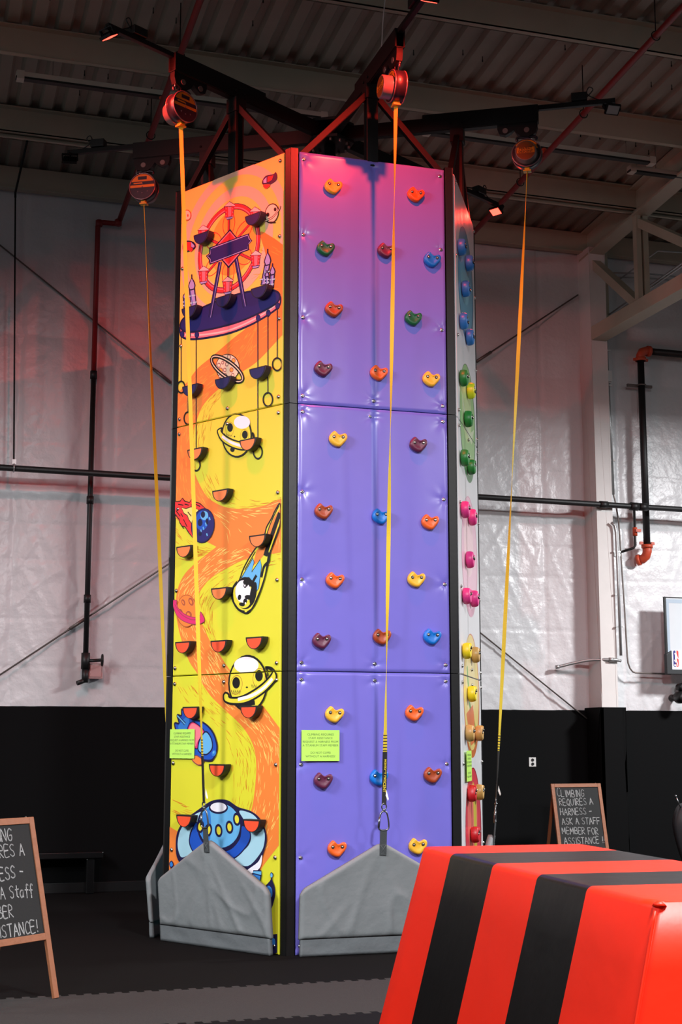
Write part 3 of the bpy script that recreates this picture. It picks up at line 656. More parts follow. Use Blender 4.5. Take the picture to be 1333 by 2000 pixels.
def spire(x, yb, yt, w, lean=0):
    h = yb-yt
    Y.poly([(x-w*.42, yt+h*.42), (x+w*.42, yt+h*.38), (x+w*.5+lean, yb-8), (x-w*.4+lean, yb)], K_LAV, False, K_DNAVY, .016)
    Y.poly([(x-w*.55, yt+h*.36), (x-w*.35, yt+h*.24), (x, yt+h*.10), (x+w*.38, yt+h*.22), (x+w*.55, yt+h*.33), (x+w*.35, yt+h*.44), (x-w*.3, yt+h*.47)], K_LAV, False, K_DNAVY, .014)
    Y.line([(x, yt), (x, yt+h*.14)], K_DNAVY, .016); Y.line([(x-w*.6, yt+h*.66), (x+w*.6, yt+h*.62)], K_PB, .012); Y.line([(x-w*.6+lean, yt+h*.86), (x+w*.6+lean, yt+h*.82)], K_PB, .012)
    Y.line([(x-w*.2, yt+h*.5), (x-w*.15+lean, yb-10)], K_DB, .008)
spire(222, 1520, 1200, 56, 18); spire(158, 1520, 1360, 36, 4); spire(945, 1300, 955, 56, -40); spire(992, 1335, 1095, 44, -14); spire(940, 1300, 1160, 34)
# small flyers
Y.poly([(893, 318), (928, 262), (1000, 246), (1022, 226), (1036, 268), (1022, 310), (965, 345), (905, 348)], K_DNAVY, True); Y.poly([(946, 272), (1000, 258), (985, 302), (945, 322)], K_RED); Y.poly([(906, 304), (936, 274), (936, 328), (906, 330)], K_LAV); Y.poly([(905, 350), (968, 348), (945, 378), (920, 380)], K_RED, True, K_BROWN, .006)
Y.ell(985, 620, 62, 92, K_CREAM, 12, K_BLACK, .011); Y.line([(925, 690), (990, 660), (1050, 590), (1064, 548)], K_BLACK, .024, False, True); Y.line([(925, 690), (990, 660), (1050, 590), (1064, 548)], K_CREAM, .010, False, True); Y.ell(950, 632, 14, 20, K_BLACK); Y.ell(1018, 582, 13, 19, K_BLACK); Y.ell(985, 706, 40, 8, K_BLACK)
Y.ell(178, 637, 36, 48, K_CREAM, 0, K_BROWN, .010); Y.ell(186, 640, 8, 13, K_BROWN)
Y.poly([(143, 905), (190, 885), (240, 900), (256, 935), (225, 965), (150, 980)], K_RED, True, K_DNAVY, .014); Y.poly([(218, 890), (252, 925), (240, 952), (216, 940)], K_LAV, False, K_DNAVY, .008); Y.poly([(140, 900), (165, 915), (160, 975), (140, 985)], K_DNAVY); Y.poly([(190, 968), (240, 962), (215, 988)], K_RED)
# hanging rings
for x, ytop, yend, cy, rx, ry in ((123, 1800, 430, 475, 36, 56), (190, 1810, 715, 775, 39, 60), (268, 1800, 1170, 1225, 38, 56), (863, 1640, 1035, 1100, 42, 65), (960, 1590, 535, 595, 45, 65), (1050, 1525, 195, 255, 45, 60)):
    a = (330+(x)/4.937, 290+ytop/4.878); b = (330+x/4.937, 660+yend/4.937)
    Y.Z = (0, 0, 1); Y.line([a, b], K_DNAVY, .010); Y.Z = Z4; Y.ell(x, cy, rx, ry, None, 0, K_BLACK, .016)
# cratered planet with dark ring
Y.ell(572, 285, 112, 126, K_CREAM, 0, K_BLACK, .008)
for x, y, r in ((488, 265, 16), (505, 315, 20), (545, 310, 14), (585, 185, 16), (630, 220, 17), (610, 310, 17), (550, 365, 16), (500, 370, 12), (525, 240, 11), (565, 255, 14), (622, 360, 14)): Y.ell(x, y, r, r*1.25, K_ORL if r > 16 else K_CREAM, 0, K_PLUM, .008, 14)
Y.ell(567, 300, 182, 70, None, 37, K_BLACK, .040); Y.ell(567, 300, 182, 70, None, 37, K_CREAM, .010)
# skull-eyed ringed planets
def skull_small():
    Y.ell(660, 940, 140, 207, K_YEL, 0, K_BLACK, .017); Y.ell(712, 815, 78, 62, K_WHITE)
    for cx, cy, rx, ry in ((597, 865, 28, 42), (740, 935, 28, 40)):
        Y.ell(cx-4, cy+14, rx+12, ry+26, None, 0, K_BROWN, .004); Y.ell(cx, cy, rx, ry, K_BLACK)
    for k in range(5): Y.line([(545+k*16, 920+k*4), (553+k*16, 945+k*3)], K_BLACK, .004)
    Y.ell(640, 952, 7, 8, K_BLACK, n=8); Y.ell(620, 1078, 22, 24, K_BLACK)
    b = [(475, 905), (490, 880), (520, 870), (510, 900), (560, 950), (640, 990), (740, 1010), (820, 1000), (812, 915), (830, 960), (820, 1040), (740, 1080), (640, 1065), (550, 1020), (500, 970)]
    Y.poly(b, K_YEL, True, K_BLACK, .015); Y.line([(520, 950), (600, 1005), (700, 1040), (780, 1040)], K_WHITE, .026, False, True)
skull_small()
# ---- meteor
Y.Z = Z5
Y.poly([(80, 85), (130, 95), (160, 90), (180, 62), (200, 90), (245, 103), (266, 72), (285, 95), (340, 110), (395, 160), (330, 330), (285, 440), (240, 385), (205, 330), (180, 320), (190, 345), (155, 290), (150, 260), (110, 210), (85, 190)], K_RED, False, K_BLACK, .010)
Y.poly([(170, 150), (215, 160), (262, 143), (330, 170), (300, 300), (262, 295), (240, 262), (225, 222), (195, 205)], K_YELP, False, K_BLACK, .008)
for a, b in (((140, 120), (190, 128)), ((200, 118), (240, 128)), ((260, 125), (300, 130)), ((300, 118), (345, 140)), ((120, 180), (160, 230)), ((190, 260), (225, 330)), ((230, 190), (262, 230)), ((165, 205), (185, 235))): Y.line([a, b], K_BLACK, .010)
Y.ell(370, 318, 105, 157, K_NAVY, 8, K_DNAVY, .012); Y.ell(365, 270, 62, 92, K_DB, 8); Y.ell(385, 225, 36, 42, K_LB, 8)
for x, y, rx, ry in ((345, 290, 22, 34), (372, 215, 20, 30), (345, 395, 16, 20), (410, 280, 14, 30)): Y.ell(x, y, rx, ry, K_DNAVY)
for x, y, l in ((395, 290, 30), (372, 330, 26), (405, 390, 24), (430, 240, 26), (350, 355, 20)): Y.line([(x, y), (x+8, y+l)], K_LB, .016)
# ---- comet on the right
out = [(1090, 120), (1050, 165), (1010, 250), (965, 330), (945, 400), (900, 480), (850, 545), (790, 640), (745, 730), (708, 830), (655, 900), (650, 990), (680, 1075), (760, 1130), (820, 1100), (880, 980), (920, 880), (955, 760), (972, 650), (985, 590), (1030, 480), (1090, 300)]
Y.poly(out, K_YEL, True, K_BLACK, .017)
Y.poly([(1090, 160), (1040, 230), (975, 360), (940, 480), (870, 550), (830, 700), (900, 640), (965, 560), (1030, 430), (1090, 250)], K_OR, False)
Y.poly([(728, 805), (838, 618), (848, 660), (825, 750), (905, 632), (918, 700), (890, 900), (860, 950), (848, 860), (800, 800)], K_LB, False, K_BLACK, .009)
for pts, w in ((((1080, 130), (1000, 300), (960, 420)), .012), (((1088, 200), (1040, 330), (975, 520), (950, 600)), .05), (((965, 540), (985, 640), (940, 700), (915, 800)), .03), (((1080, 330), (1010, 530), (985, 640), (930, 860), (850, 1060), (780, 1125)), .015), (((860, 560), (760, 730)), .012), (((690, 840), (650, 900), (645, 1000), (700, 1095), (760, 1120)), .022), (((870, 780), (840, 840), (850, 900)), .03)): Y.line(list(pts), K_BLACK, w, False, True)
Y.ell(765, 945, 94, 150, K_BLACK); Y.ell(752, 955, 80, 130, K_YEL); Y.ell(745, 930, 72, 105, K_WHITE)
for x, y, rx, ry in ((840, 950, 30, 110), (800, 850, 55, 34), (765, 875, 16, 22), (800, 985, 40, 22), (712, 985, 16, 26), (765, 1020, 18, 26), (735, 1050, 28, 18)): Y.ell(x, y, rx, ry, K_BLACK, 10)
for x, y in ((762, 875), (795, 880), (768, 1040)): Y.ell(x, y, 7, 11, K_WHITE, n=10)
# ---- pink-ringed planet
Y.ell(220, 1110, 92, 148, K_OR, 0, K_BROWN, .008)
for x, y, rx, ry in ((190, 1032, 14, 28), (262, 1025, 20, 36), (165, 1120, 16, 24), (240, 1145, 26, 30)): Y.ell(x, y, rx, ry, K_BROWN, -20, K_PLUM, .005); Y.ell(x-3, y, rx*.5, ry*.6, K_OR, -20)
Y.poly([(88, 1022), (128, 1014), (128, 1045), (150, 1095), (220, 1150), (310, 1172), (345, 1150), (350, 1118), (385, 1185), (372, 1218), (300, 1236), (200, 1210), (125, 1145)], K_MAG, True, K_PLUM, .006)
Y.line([(110, 1050), (170, 1140), (260, 1190), (350, 1190)], K_PLUM, .006, False, True)
# ---- big skull planet
Y.Z = (0, 0, 1); Y.ell(486, 1335, 37, 54, K_YEL, 0, K_BLACK, .020); Y.ell(483, 1299, 24, 16, K_WHITE)
Y.Z = Z6
Y.poly([(735, 340), (900, 290), (905, 330), (830, 345), (760, 350)], K_BLACK)
for cx, cy in ((745, 145), (937, 85)): Y.ell(cx, cy+18, 50, 80, None, 8, K_BROWN, .005); Y.ell(cx, cy, 32, 48, K_BLACK)
for k in range(5): Y.line([(705+k*16, 205), (712+k*16, 245), (720+k*16, 215)], K_BLACK, .005)
for k in range(3): Y.line([(872+k*14, 160), (880+k*14, 190), (886+k*14, 160)], K_BLACK, .005)
Y.ell(835, 183, 10, 7, K_BLACK, n=8)
Y.poly([(638, 255), (655, 228), (680, 240), (695, 268), (800, 258), (950, 168), (1045, 68), (1030, 30), (990, 15), (1045, 22), (1082, 80), (1062, 140), (960, 240), (830, 312), (720, 322), (652, 302)], K_YEL, True, K_BLACK, .019)
Y.line([(760, 285), (880, 250), (980, 185), (1050, 110)], K_WHITE, .030, False, True)
Y.line([(990, 15), (1010, 50), (1012, 90)], K_BLACK, .014)
# ---- rocket
Y.poly([(250, 415), (285, 420), (290, 365), (340, 430), (470, 480), (545, 555), (580, 650), (580, 720), (545, 790), (480, 795), (400, 770), (330, 600), (250, 560), (228, 485), (265, 485)], K_DB, True, K_DNAVY, .018)
Y.poly([(262, 500), (330, 430), (350, 470), (310, 560), (270, 540)], K_BLUE, True); Y.line([(250, 420), (315, 490)], K_DNAVY, .03); Y.line([(250, 420), (315, 490)], K_LB, .014)
Y.poly([(335, 540), (380, 472), (478, 552), (435, 620), (415, 700), (350, 640)], K_MAG, True, K_DNAVY, .010); Y.poly([(345, 545), (382, 485), (465, 555), (420, 640), (400, 680), (360, 620)], K_PINK, True)
Y.poly([(425, 700), (440, 620), (490, 555), (535, 610), (545, 690), (500, 745), (450, 735)], K_LB, True, K_DNAVY, .014); Y.ell(558, 735, 18, 26, K_BLUE, 20); Y.ell(556, 728, 8, 12, K_LB, 20)
Y.poly([(375, 785), (410, 755), (468, 795), (462, 825), (430, 835), (395, 815)], K_OR, True, K_PLUM, .010)
# ---- saucer
Y.Z = Z7
Y.poly([(272, 445), (290, 340), (350, 250), (430, 190), (500, 140), (560, 102), (630, 88), (700, 98), (780, 150), (880, 182), (950, 235), (1000, 330), (1012, 430), (985, 530), (960, 610), (945, 700), (860, 690), (700, 700), (400, 690), (290, 580)], K_DNAVY, True)
Y.poly([(288, 440), (310, 340), (370, 258), (470, 190), (500, 230), (400, 330), (385, 420), (420, 500), (330, 560), (298, 520)], K_PB, True); Y.poly([(790, 182), (880, 200), (938, 250), (990, 340), (995, 430), (965, 520), (860, 630), (740, 580), (860, 470), (885, 370), (830, 260)], K_PB, True)
Y.poly([(385, 400), (440, 270), (470, 400), (560, 490), (700, 500), (790, 410), (812, 300), (878, 360), (860, 450), (760, 560), (620, 600), (470, 570), (400, 490)], K_DB, True, K_DNAVY, .012)
Y.ell(628, 300, 182, 196, K_DNAVY); Y.ell(628, 302, 168, 182, K_LB); Y.poly([(470, 250), (540, 160), (560, 300), (540, 450), (480, 380)], K_BLUE, True)
Y.ell(620, 157, 78, 50, K_DNAVY); Y.ell(620, 152, 66, 38, K_WHITE)
for x, y in ((472, 310), (538, 338), (622, 342), (710, 315), (770, 250)): Y.ell(x, y, 31, 54, K_DNAVY, 6 if x < 600 else -6); Y.ell(x, y, 17, 34, K_YEL, 6 if x < 600 else -6)
Y.poly([(890, 690), (960, 640), (975, 540), (940, 600), (850, 670)], K_WHITE, True); Y.poly([(885, 700), (950, 672), (968, 700), (955, 780), (900, 740)], K_BLUE, False, K_DNAVY, .014); Y.poly([(905, 668), (970, 670), (968, 708), (900, 690)], K_LB, False, K_DNAVY, .010)
Y.poly([(240, 590), (222, 610), (232, 640), (252, 625)], K_BLUE, True, K_DNAVY, .010); Y.line([(236, 640), (234, 720)], K_DNAVY, .016)
Y.poly([(1052, 680), (1040, 700), (1046, 740), (1005, 790), (980, 830), (1030, 900), (1050, 980), (1080, 880), (1078, 800), (1058, 740), (1066, 700)], K_DNAVY, True); Y.poly([(1030, 790), (1008, 820), (1040, 885), (1058, 870), (1056, 820)], K_BLUE, True); Y.ell(1052, 706, 9, 18, K_LB)
Y.poly([(1040, 1190), (1110, 1180), (1112, 1330), (1050, 1350)], K_DNAVY, False); Y.poly([(1040, 1215), (1080, 1225), (1078, 1280), (1042, 1300)], K_BLUE, True)
for j, lb in ((0, 'printed yellow panel with rocket and saucer'), (1, 'printed yellow and orange panel with planets and comet'), (2, 'printed orange panel with big wheel')): panels['yellow', j] = printed_panel(210, j, M_YELLOW, Y, lb)
# ================================================================== white face: big balloon discs
W = Art(330)
def balloon(cy, ca, cb, cc, ry=.60, r=.59):
    u, v = fpx(330, 921, cy)
    W.disc_uv(0.02, v, r, ca, ry=ry); W.disc_uv(.0, v+.03, r*.93, cb, ry=(ry or r)*.93); W.disc_uv(-.05, v+.12, r*.6, cc, ry=(ry or r)*.55)
pk = lambda n, c: ink('disc_'+n, c, .3)
balloon(583, pk('blue_d', (58, 110, 140)), pk('blue', (104, 164, 190)), pk('blue_l', (128, 186, 206)))
balloon(838, pk('green_d', (84, 130, 90)), pk('green', (150, 190, 130)), pk('green_l', (186, 206, 150)))
balloon(1090, pk('rose_d', (206, 150, 170)), pk('rose', (226, 184, 200)), pk('rose_l', (232, 200, 206)))
balloon(1358, pk('amber_d', (196, 110, 60)), pk('amber', (222, 200, 120)), pk('amber_l', (226, 210, 150)))
balloon(1625, pk('red_d', (150, 24, 44)), pk('red', (204, 60, 76)), pk('red_l', (222, 110, 100)))
u0, v0 = fpx(330, 921, 822); W.poly_uv([(-.5, v0+.2), (-.2, v0+.0), (.2, v0-.15), (.5, v0-.05), (.3, v0-.25), (-.1, v0-.2)], pk('green_w', (200, 214, 180)))
u0, v0 = fpx(330, 921, 1355); W.stroke_uv(smooth_pts([(-.3, v0+.25), (-.15, v0-.1), (.05, v0-.2), (.3, v0-.36)], 5, False), pk('vine', (60, 160, 70)), .06)
W.poly_uv([(-.4, v0-.2), (-.1, v0-.5), (.3, v0-.45), (.1, v0-.1)], pk('amber_o', (214, 120, 70)))
u0, v0 = fpx(330, 921, 1610); W.poly_uv([(.0, v0+.4), (.25, v0+.3), (.25, v0-.35), (.05, v0-.3)], pk('gold', (200, 180, 70)))
for j in range(3): panels['white', j] = printed_panel(330, j, M_PALE, W, 'white panel printed with large coloured discs')
# ================================================================== HOLDS
OUT = [(375, 640), (388, 658), (401, 669), (420, 669), (438, 655), (456, 655), (467, 675), (463, 698), (447, 720), (430, 735), (418, 754), (398, 759), (368, 747), (343, 727), (333, 702), (338, 675), (354, 656), (366, 643)]
OUT = [((x-400)/134*.158, -(y-700)/120*.135) for x, y in OUT]
def hold_body(name, m, parent):
    mb = MB(); n = len(OUT); rings = []
    for (y, s, dz) in ((0, .97, 0), (-.012, 1.03, 0), (-.032, 1.03, 0), (-.047, .92, .002), (-.052, .74, .004)):
        rings.append([Vector((x*s, y, z*s+dz)) for x, z in OUT])
    mid = [Vector((x*.38, -.044, z*.38+.004)) for x, z in OUT]; rings.append(mid)
    vs = [v for r in rings for v in r]; fs = []
    for i in range(len(rings)-1):
        for k in range(n): k2 = (k+1) % n; fs.append((i*n+k, i*n+k2, (i+1)*n+k2, (i+1)*n+k))
    vs.append(Vector((0, -.042, .004))); c = len(vs)-1; b = (len(rings)-1)*n
    for k in range(n): fs.append((b+k, b+(k+1) % n, c))
    fs.append(tuple(range(n))[::-1]); mb.add(vs, fs, 0, True)
    return mb.build(name, m, parent=parent, local=True, subsurf=1)
M_HOLE = mat('hold_bolt_recess', (20, 14, 14), .6)
def hold_bolt(x, z, parent):
    mb = MB(); mb.lathe((x, -.043, z), (0, -1, 0), [(0, .0135), (.007, .0135), (.0085, .011)], 14, 0); mb.lathe((x, -.0512, z), (0, -1, 0), [(0, .0085), (.002, .0075), (.003, .004)], 12, 1)
    return mb.build('bolt', [M_HOLE, M_CHROME], parent=parent, local=True)
HC = {'yellow': (238, 178, 48), 'orange': (226, 94, 28), 'green': (14, 92, 52), 'maroon': (92, 32, 62), 'blue': (8, 110, 200), 'rust': (156, 62, 24),
      'sky blue': (46, 116, 190), 'mid green': (36, 122, 52), 'lime': (206, 214, 40), 'pink': (214, 54, 130), 'lemon': (232, 206, 30), 'tan': (188, 148, 84), 'red': (188, 26, 34)}
protos = {}
def make_hold(colour):
    e = empty('climbing_hold', (0, 0, 0)); m = mat('hold_'+colour.replace(' ', '_'), HC[colour], .42, bump=.06, bscale=120, spec=.5)
    hold_body('body', m, e); hold_bolt(-.043, .016, e); hold_bolt(.036, .016, e)
    return e
def place_hold(colour, deg, px, py, label, group, o_fit, roll=0):
    if colour not in protos: protos[colour] = make_hold(colour); o = protos[colour]; protos[colour] = (o, kids(o))
    else: p_, ch = protos[colour]; o = copy_tree(p_, None, ch)
    u, v = fpx(deg, px, py, o_fit); o.location = fp(deg, u, v, 0.0005); o.rotation_euler = (0, roll, R(deg-270)); o.scale = (1.18, 1.6, 1.22) if deg == 330 else (1.12, 1.1, 1.12)
    tag(o, label, 'climbing hold', group)
PUR = [[[('yellow', 652, 365), ('orange', 813, 381)], [('green', 637, 486), ('maroon', 755, 490), ('blue', 845, 508)], [('rust', 653, 605), ('green', 808, 622)], [('maroon', 632, 721), ('orange', 741, 729), ('yellow', 843, 741)]],
       [[('yellow', 661, 858), ('maroon', 818, 869)], [('rust', 633, 999), ('blue', 745, 1009), ('orange', 841, 1020)], [('orange', 655, 1134), ('yellow', 814, 1132)], [('maroon', 629, 1252), ('rust', 747, 1244), ('blue', 845, 1244)]],
       [[('yellow', 654, 1396), ('orange', 810, 1393)], [('maroon', 632, 1525), ('blue', 741, 1519), ('rust', 846, 1514)], [('orange', 659, 1658), ('yellow', 817, 1653)]]]
for j, pan in enumerate(PUR):
    pn = ['top', 'middle', 'bottom'][j]
    for r_, row in enumerate(pan):
        rn = (['first', 'second', 'third', 'fourth'])[r_]
        for k, (c_, x, y) in enumerate(row):
            side = (['left', 'right'] if len(row) == 2 else ['left', 'centre', 'right'])[k]
            place_hold(c_, 270, x, y, '%s two-bolt hold, %s of the %s row down on the %s purple panel' % (c_, side, rn, pn), 'holds on the purple face', .026, rng.uniform(-.05, .05))
WH = [('sky blue', 906, 484, 'uppermost sky blue hold on the blue disc of the white face'), ('sky blue', 921, 515, 'second sky blue hold down, at the right edge of the blue disc'), ('sky blue', 914, 566, 'sky blue hold in the middle of the blue disc on the white face'), ('sky blue', 910, 629, 'fourth sky blue hold down, low on the left of the blue disc'), ('sky blue', 922, 660, 'lowest sky blue hold at the bottom right of the blue disc'),
      ('mid green', 910, 739, 'uppermost green hold on the green disc of the white face'), ('lime', 924, 765, 'lime yellow hold at the right edge of the green disc'), ('mid green', 919, 819, 'green hold in the middle of the green disc, below the panel seam'), ('mid green', 912, 895, 'green hold low on the left of the green disc'), ('mid green', 925, 912, 'lowest green hold at the bottom right of the green disc'),
      ('pink', 913, 996, 'uppermost pink hold on the pale rose disc of the white face'), ('pink', 927, 1011, 'second pink hold down, at the right edge of the rose disc'), ('pink', 922, 1094, 'lone pink hold in the middle of the pale rose disc'), ('pink', 916, 1164, 'pink hold low on the left of the pale rose disc'), ('pink', 931, 1170, 'lowest pink hold at the bottom right of the rose disc'),
      ('lemon', 916, 1271, 'bright yellow hold at the top left of the amber disc'), ('tan', 933, 1279, 'tan hold at the top right edge of the amber disc'), ('lemon', 926, 1355, 'bright yellow hold just below the lower seam on the amber disc'), ('tan', 922, 1432, 'tan hold at the lower left of the amber disc'), ('tan', 940, 1432, 'tan hold at the lower right edge of the amber disc'),
      ('red', 926, 1550, 'red hold at the top of the red disc on the white face'), ('tan', 941, 1547, 'tan hold at the right edge of the red disc'), ('red', 932, 1630, 'lowest red hold in the middle of the red disc')]
for c_, x, y, lb in WH:
    place_hold(c_, 330, x-3, y, lb, 'holds on the white face', .042, rng.uniform(-.3, .3))
# ---- half-round foam ledges on the yellow face
def dpts(r, s=1.0, off=0.0):
    p = [(-r*s, r*.5-off), (r*s, r*.5-off)]; return p+[(r*s*math.cos(t), r*.5-off-r*s*math.sin(t)) for t in [PI*k/16 for k in range(1, 16)]]
M_LEDGE = mat('ledge_black', (16, 13, 15), .55, bump=.06, bscale=90)
def make_ledge(nm, c, rim):
    e = empty('climbing_ledge', (0, 0, 0)); mb = MB(); D = .072
    mb.prism([(x, 0, z) for x, z in dpts(.112)], (0, -D, 0)); mb.build('body', M_LEDGE if nm != 'navy' else mat('ledge_navy_side', (20, 17, 40), .55), parent=e, local=True, bevel=.004)
    mb = MB(); mb.prism([(x, -D-.0002, z) for x, z in dpts(.112, .82, .014)], (0, -.002, 0)); mb.build('face', mat('ledge_'+nm, c, .45), parent=e, local=True)
    return e
lp = {'navy': make_ledge('navy', (30, 28, 84), 0), 'orange': make_ledge('orange', (228, 122, 66), 0), 'red orange': make_ledge('red', (226, 78, 44), 0)}
lused = {k: False for k in lp}; lk = {k: kids(v) for k, v in lp.items()}
LD = [('navy', 496, 429, 'navy half-round ledge over the wheel, upper right cabin'), ('navy', 394.6, 466, 'navy half-round ledge over the wheel, upper left cabin'), ('navy', 508, 571, 'navy ledge at the right of the printed round platform'), ('navy', 437.6, 589, 'navy ledge in the middle of the printed platform under the wheel'), ('navy', 371, 610, 'navy ledge at the left of the printed platform by the spires'),
      ('navy', 505, 729, 'navy half-round ledge right of the cratered planet'), ('navy', 437, 749, 'navy half-round ledge just below the cratered planet'), ('navy', 372.5, 763, 'navy half-round ledge at the left edge near the hanging rings'),
      ('orange', 486, 868.6, 'orange ledge overlapping the skull-eyed ringed planet'), ('orange', 382.7, 887, 'orange ledge at left just under the upper seam'), ('orange', 432, 968, 'orange ledge alone on yellow, above the meteor and comet'), ('orange', 505, 1056.6, 'orange ledge on the tail of the comet'), ('orange', 361, 1077.6, 'orange ledge at the left edge below the blue meteor'), ('orange', 430, 1159.6, 'orange ledge between comet head and pink-ringed planet'),
      ('red orange', 359, 1264.6, 'red-orange ledge, left one of three in a level row'), ('red orange', 429, 1262.5, 'red-orange ledge, middle one of three in a level row'), ('red orange', 498.6, 1256, 'red-orange ledge, right one of three in a level row'),
      ('red orange', 373.7, 1392, 'red-orange ledge on the tail of the blue rocket'), ('red orange', 487.7, 1390.7, 'red-orange ledge at the mouth of the big ringed planet'), ('red orange', 426, 1504.7, 'red-orange ledge alone below the blue rocket'), ('red orange', 361.6, 1603.6, 'red-orange ledge at the left rim of the blue saucer'), ('red orange', 493.6, 1613, 'red-orange ledge at the right rim of the blue saucer')]
for c_, x, y, lb in LD:
    if not lused[c_]: o = lp[c_]; lused[c_] = True
    else: o = copy_tree(lp[c_], None, lk[c_])
    u, v = fpx(210, x, y, .072); o.location = fp(210, u, v, .013); o.rotation_euler = (0, 0, R(-60)); tag(o, lb, 'climbing ledge', 'half-round ledges on the yellow face')
# ================================================================== AUTO BELAYS
M_HOUS = mat('belay_housing', (26, 24, 36), .38, bump=.03); M_RIM = mat('belay_rim', (150, 120, 125), .3, .7); M_LABO = ink('label_orange', (220, 130, 20), .4); M_LABD = ink('label_dark', (46, 26, 44), .4); M_LABB = ink('label_brown', (120, 66, 16), .4)
M_DRUM = mat('belay_drum', (120, 112, 110), .35, .3); M_LABT = ink('label_text', (48, 22, 12), .5)
def band(mb, x, r, z0, z1, mi, inset=0):
    """horizontal slice of a disc of radius r lying in the plane X = x"""
    N = 14; pts = []
    for k in range(N+1): z = z0+(z1-z0)*k/N; pts.append((x, math.sqrt(max(0, r*r-z*z))-inset, z))
    for k in range(N, -1, -1): z = z0+(z1-z0)*k/N; pts.append((x, -math.sqrt(max(0, r*r-z*z))+inset, z))
    mb.poly(pts, mi)
def make_belay():
    e = empty('auto_belay', (0, 0, 0)); RR = .150; zs = 1.07
    mb = MB(); mb.lathe((-.05, 0, 0), (1, 0, 0), [(0, RR-.01), (.006, RR), (.104, RR), (.11, RR-.01)], 40); h = mb.build('housing', M_HOUS, parent=e, local=True)
    for x in (-.05, .06):
        mb = MB(); mb.tube([(x, RR*.985*math.cos(t), RR*.985*math.sin(t)) for t in [2*PI*k/40 for k in range(40)]], .006, 6, True); mb.build('rim', M_RIM, parent=e, local=True)
    mb = MB(); r = RR-.012; x = .0615
    band(mb, x, r, .055, r-.001, 0); band(mb, x, r, .018, .054, 1); band(mb, x, r, -.012, .017, 0); band(mb, x, r, -r+.001, -.013, 1)
    mb.add([(x+.001, -.05, .075), (x+.001, .05, .075), (x+.001, .05, .112), (x+.001, -.05, .112)], [(0, 1, 2, 3)], 1)
    mb.add([(x+.001, -.10, .030), (x+.001, 0, .030), (x+.001, 0, .044), (x+.001, -.10, .044)], [(0, 1, 2, 3)], 0)
    mb.build('label_plate', [M_LABO, M_LABD], parent=e, local=True, fixn=False)
    for y, z in ((0, .028), (-.05, -.06), (0, -.075), (.06, -.06), (0, -.005)): mb = MB(); mb.lathe((x, y, z), (1, 0, 0), [(0, .007), (.005, .006)], 10); mb.build('rivet', M_RIM, parent=e, local=True)
    # drum on the other side
    mb = MB(); mb.lathe((-.05, 0, -.018), (-1, 0, 0), [(0, .118), (.012, .108), (.095, .108), (.102, .1)], 36); d = mb.build('drum', M_DRUM, parent=e, local=True)
    mb = MB(); xx = -.1525; c = Vector((0, 0, -.018))
    mb.add([(xx, .097*math.cos(2*PI*k/36), -.018+.097*math.sin(2*PI*k/36)) for k in range(36)], [tuple(range(36))], 2)
    mb.add([(xx-.001, -.09, -.045), (xx-.001, .09, -.045), (xx-.001, .09, .015), (xx-.001, -.09, .015)], [(0, 1, 2, 3)], 0)
    put_text(mb, 'PERFECT', .034, (xx-.002, 0, .0015), (0, -1, 0), (0, 0, 1), 1, bold=.0008); put_text(mb, 'DESCENT', .034, (xx-.002, 0, -.031), (0, -1, 0), (0, 0, 1), 1, bold=.0008)
    mb.build('drum_label', [M_LABO, M_LABT, M_LABB], parent=d, local=True, fixn=False)
    mb = MB(); x2 = -.0515; band(mb, x2, r, .078, r-.001, 0); mb.poly([(x2, -.12, .04), (x2, -.07, .04), (x2, -.06, .078), (x2, -.10, .078)], 0); mb.poly([(x2, .12, .04), (x2, .07, .04), (x2, .06, .078), (x2, .10, .078)], 0)
    put_text(mb, 'DIRECT', .030, (x2-.001, 0, .104), (0, -1, 0), (0, 0, 1), 1, bold=.0006); mb.build('label_arc', [M_LABO, M_LABT], parent=e, local=True, fixn=False)
    mb = MB(); mb.span((-.03, -.025, -.185), (.03, .025, -.145)); mb.span((-.035, -.04, -.19), (.035, .04, -.175)); mb.build('webbing_guide', mat('guide_yellow', (196, 160, 30), .4), parent=e, local=True, bevel=.003)
    mb = MB(); pts = smooth_pts([(0, -.095, .15), (0, -.10, .178), (0, -.06, .19), (0, 0, .185), (0, .06, .19), (0, .10, .178), (0, .095, .15)], 5, False); mb.tube(pts, .014, 8); mb.span((-.018, -.025, .13), (.018, .025, .20)); mb.build('handle', M_HOUS, parent=e, local=True)
    mb = MB(); mb.tube([(0, .027*math.cos(t), .222+.04*math.sin(t)) for t in [2*PI*k/20 for k in range(20)]], .0085, 8, True); mb.cyl((0, -.04, .195), (0, .045, .195), .009, 8); mb.build('shackle', M_CHROME, parent=e, local=True)
    mb = MB(); mb.tube([(.01, -.07+.022*math.cos(t), .20+.04*math.sin(t)) for t in [2*PI*k/18 for k in range(18)]], .004, 6, True); mb.build('backup_link', M_CHROME, parent=e, local=True)
    return e
bel = make_belay(); bk_ = kids(bel); bsub = {o.name: kids(o) for o in bk_}
def copy_sub(root):
    c = root.copy(); C.objects.link(c)
    for k in bk_:
        q = k.copy(); C.objects.link(q); q.parent = c
        for s in bsub[k.name]: w = s.copy(); C.objects.link(w); w.parent = q
    return c
BEL = [('yellow', 'belay device with striped orange label hanging over the yellow face, upper left'), ('purple', 'belay device hanging highest, over the purple face, drum turned to the left'), ('white', 'belay device at right with its drum lettering facing the camera'), ('lefthid', 'belay device at far left beyond the yellow face, thin strap below it'), ('backright', 'belay device over the rear right face behind the tower')]
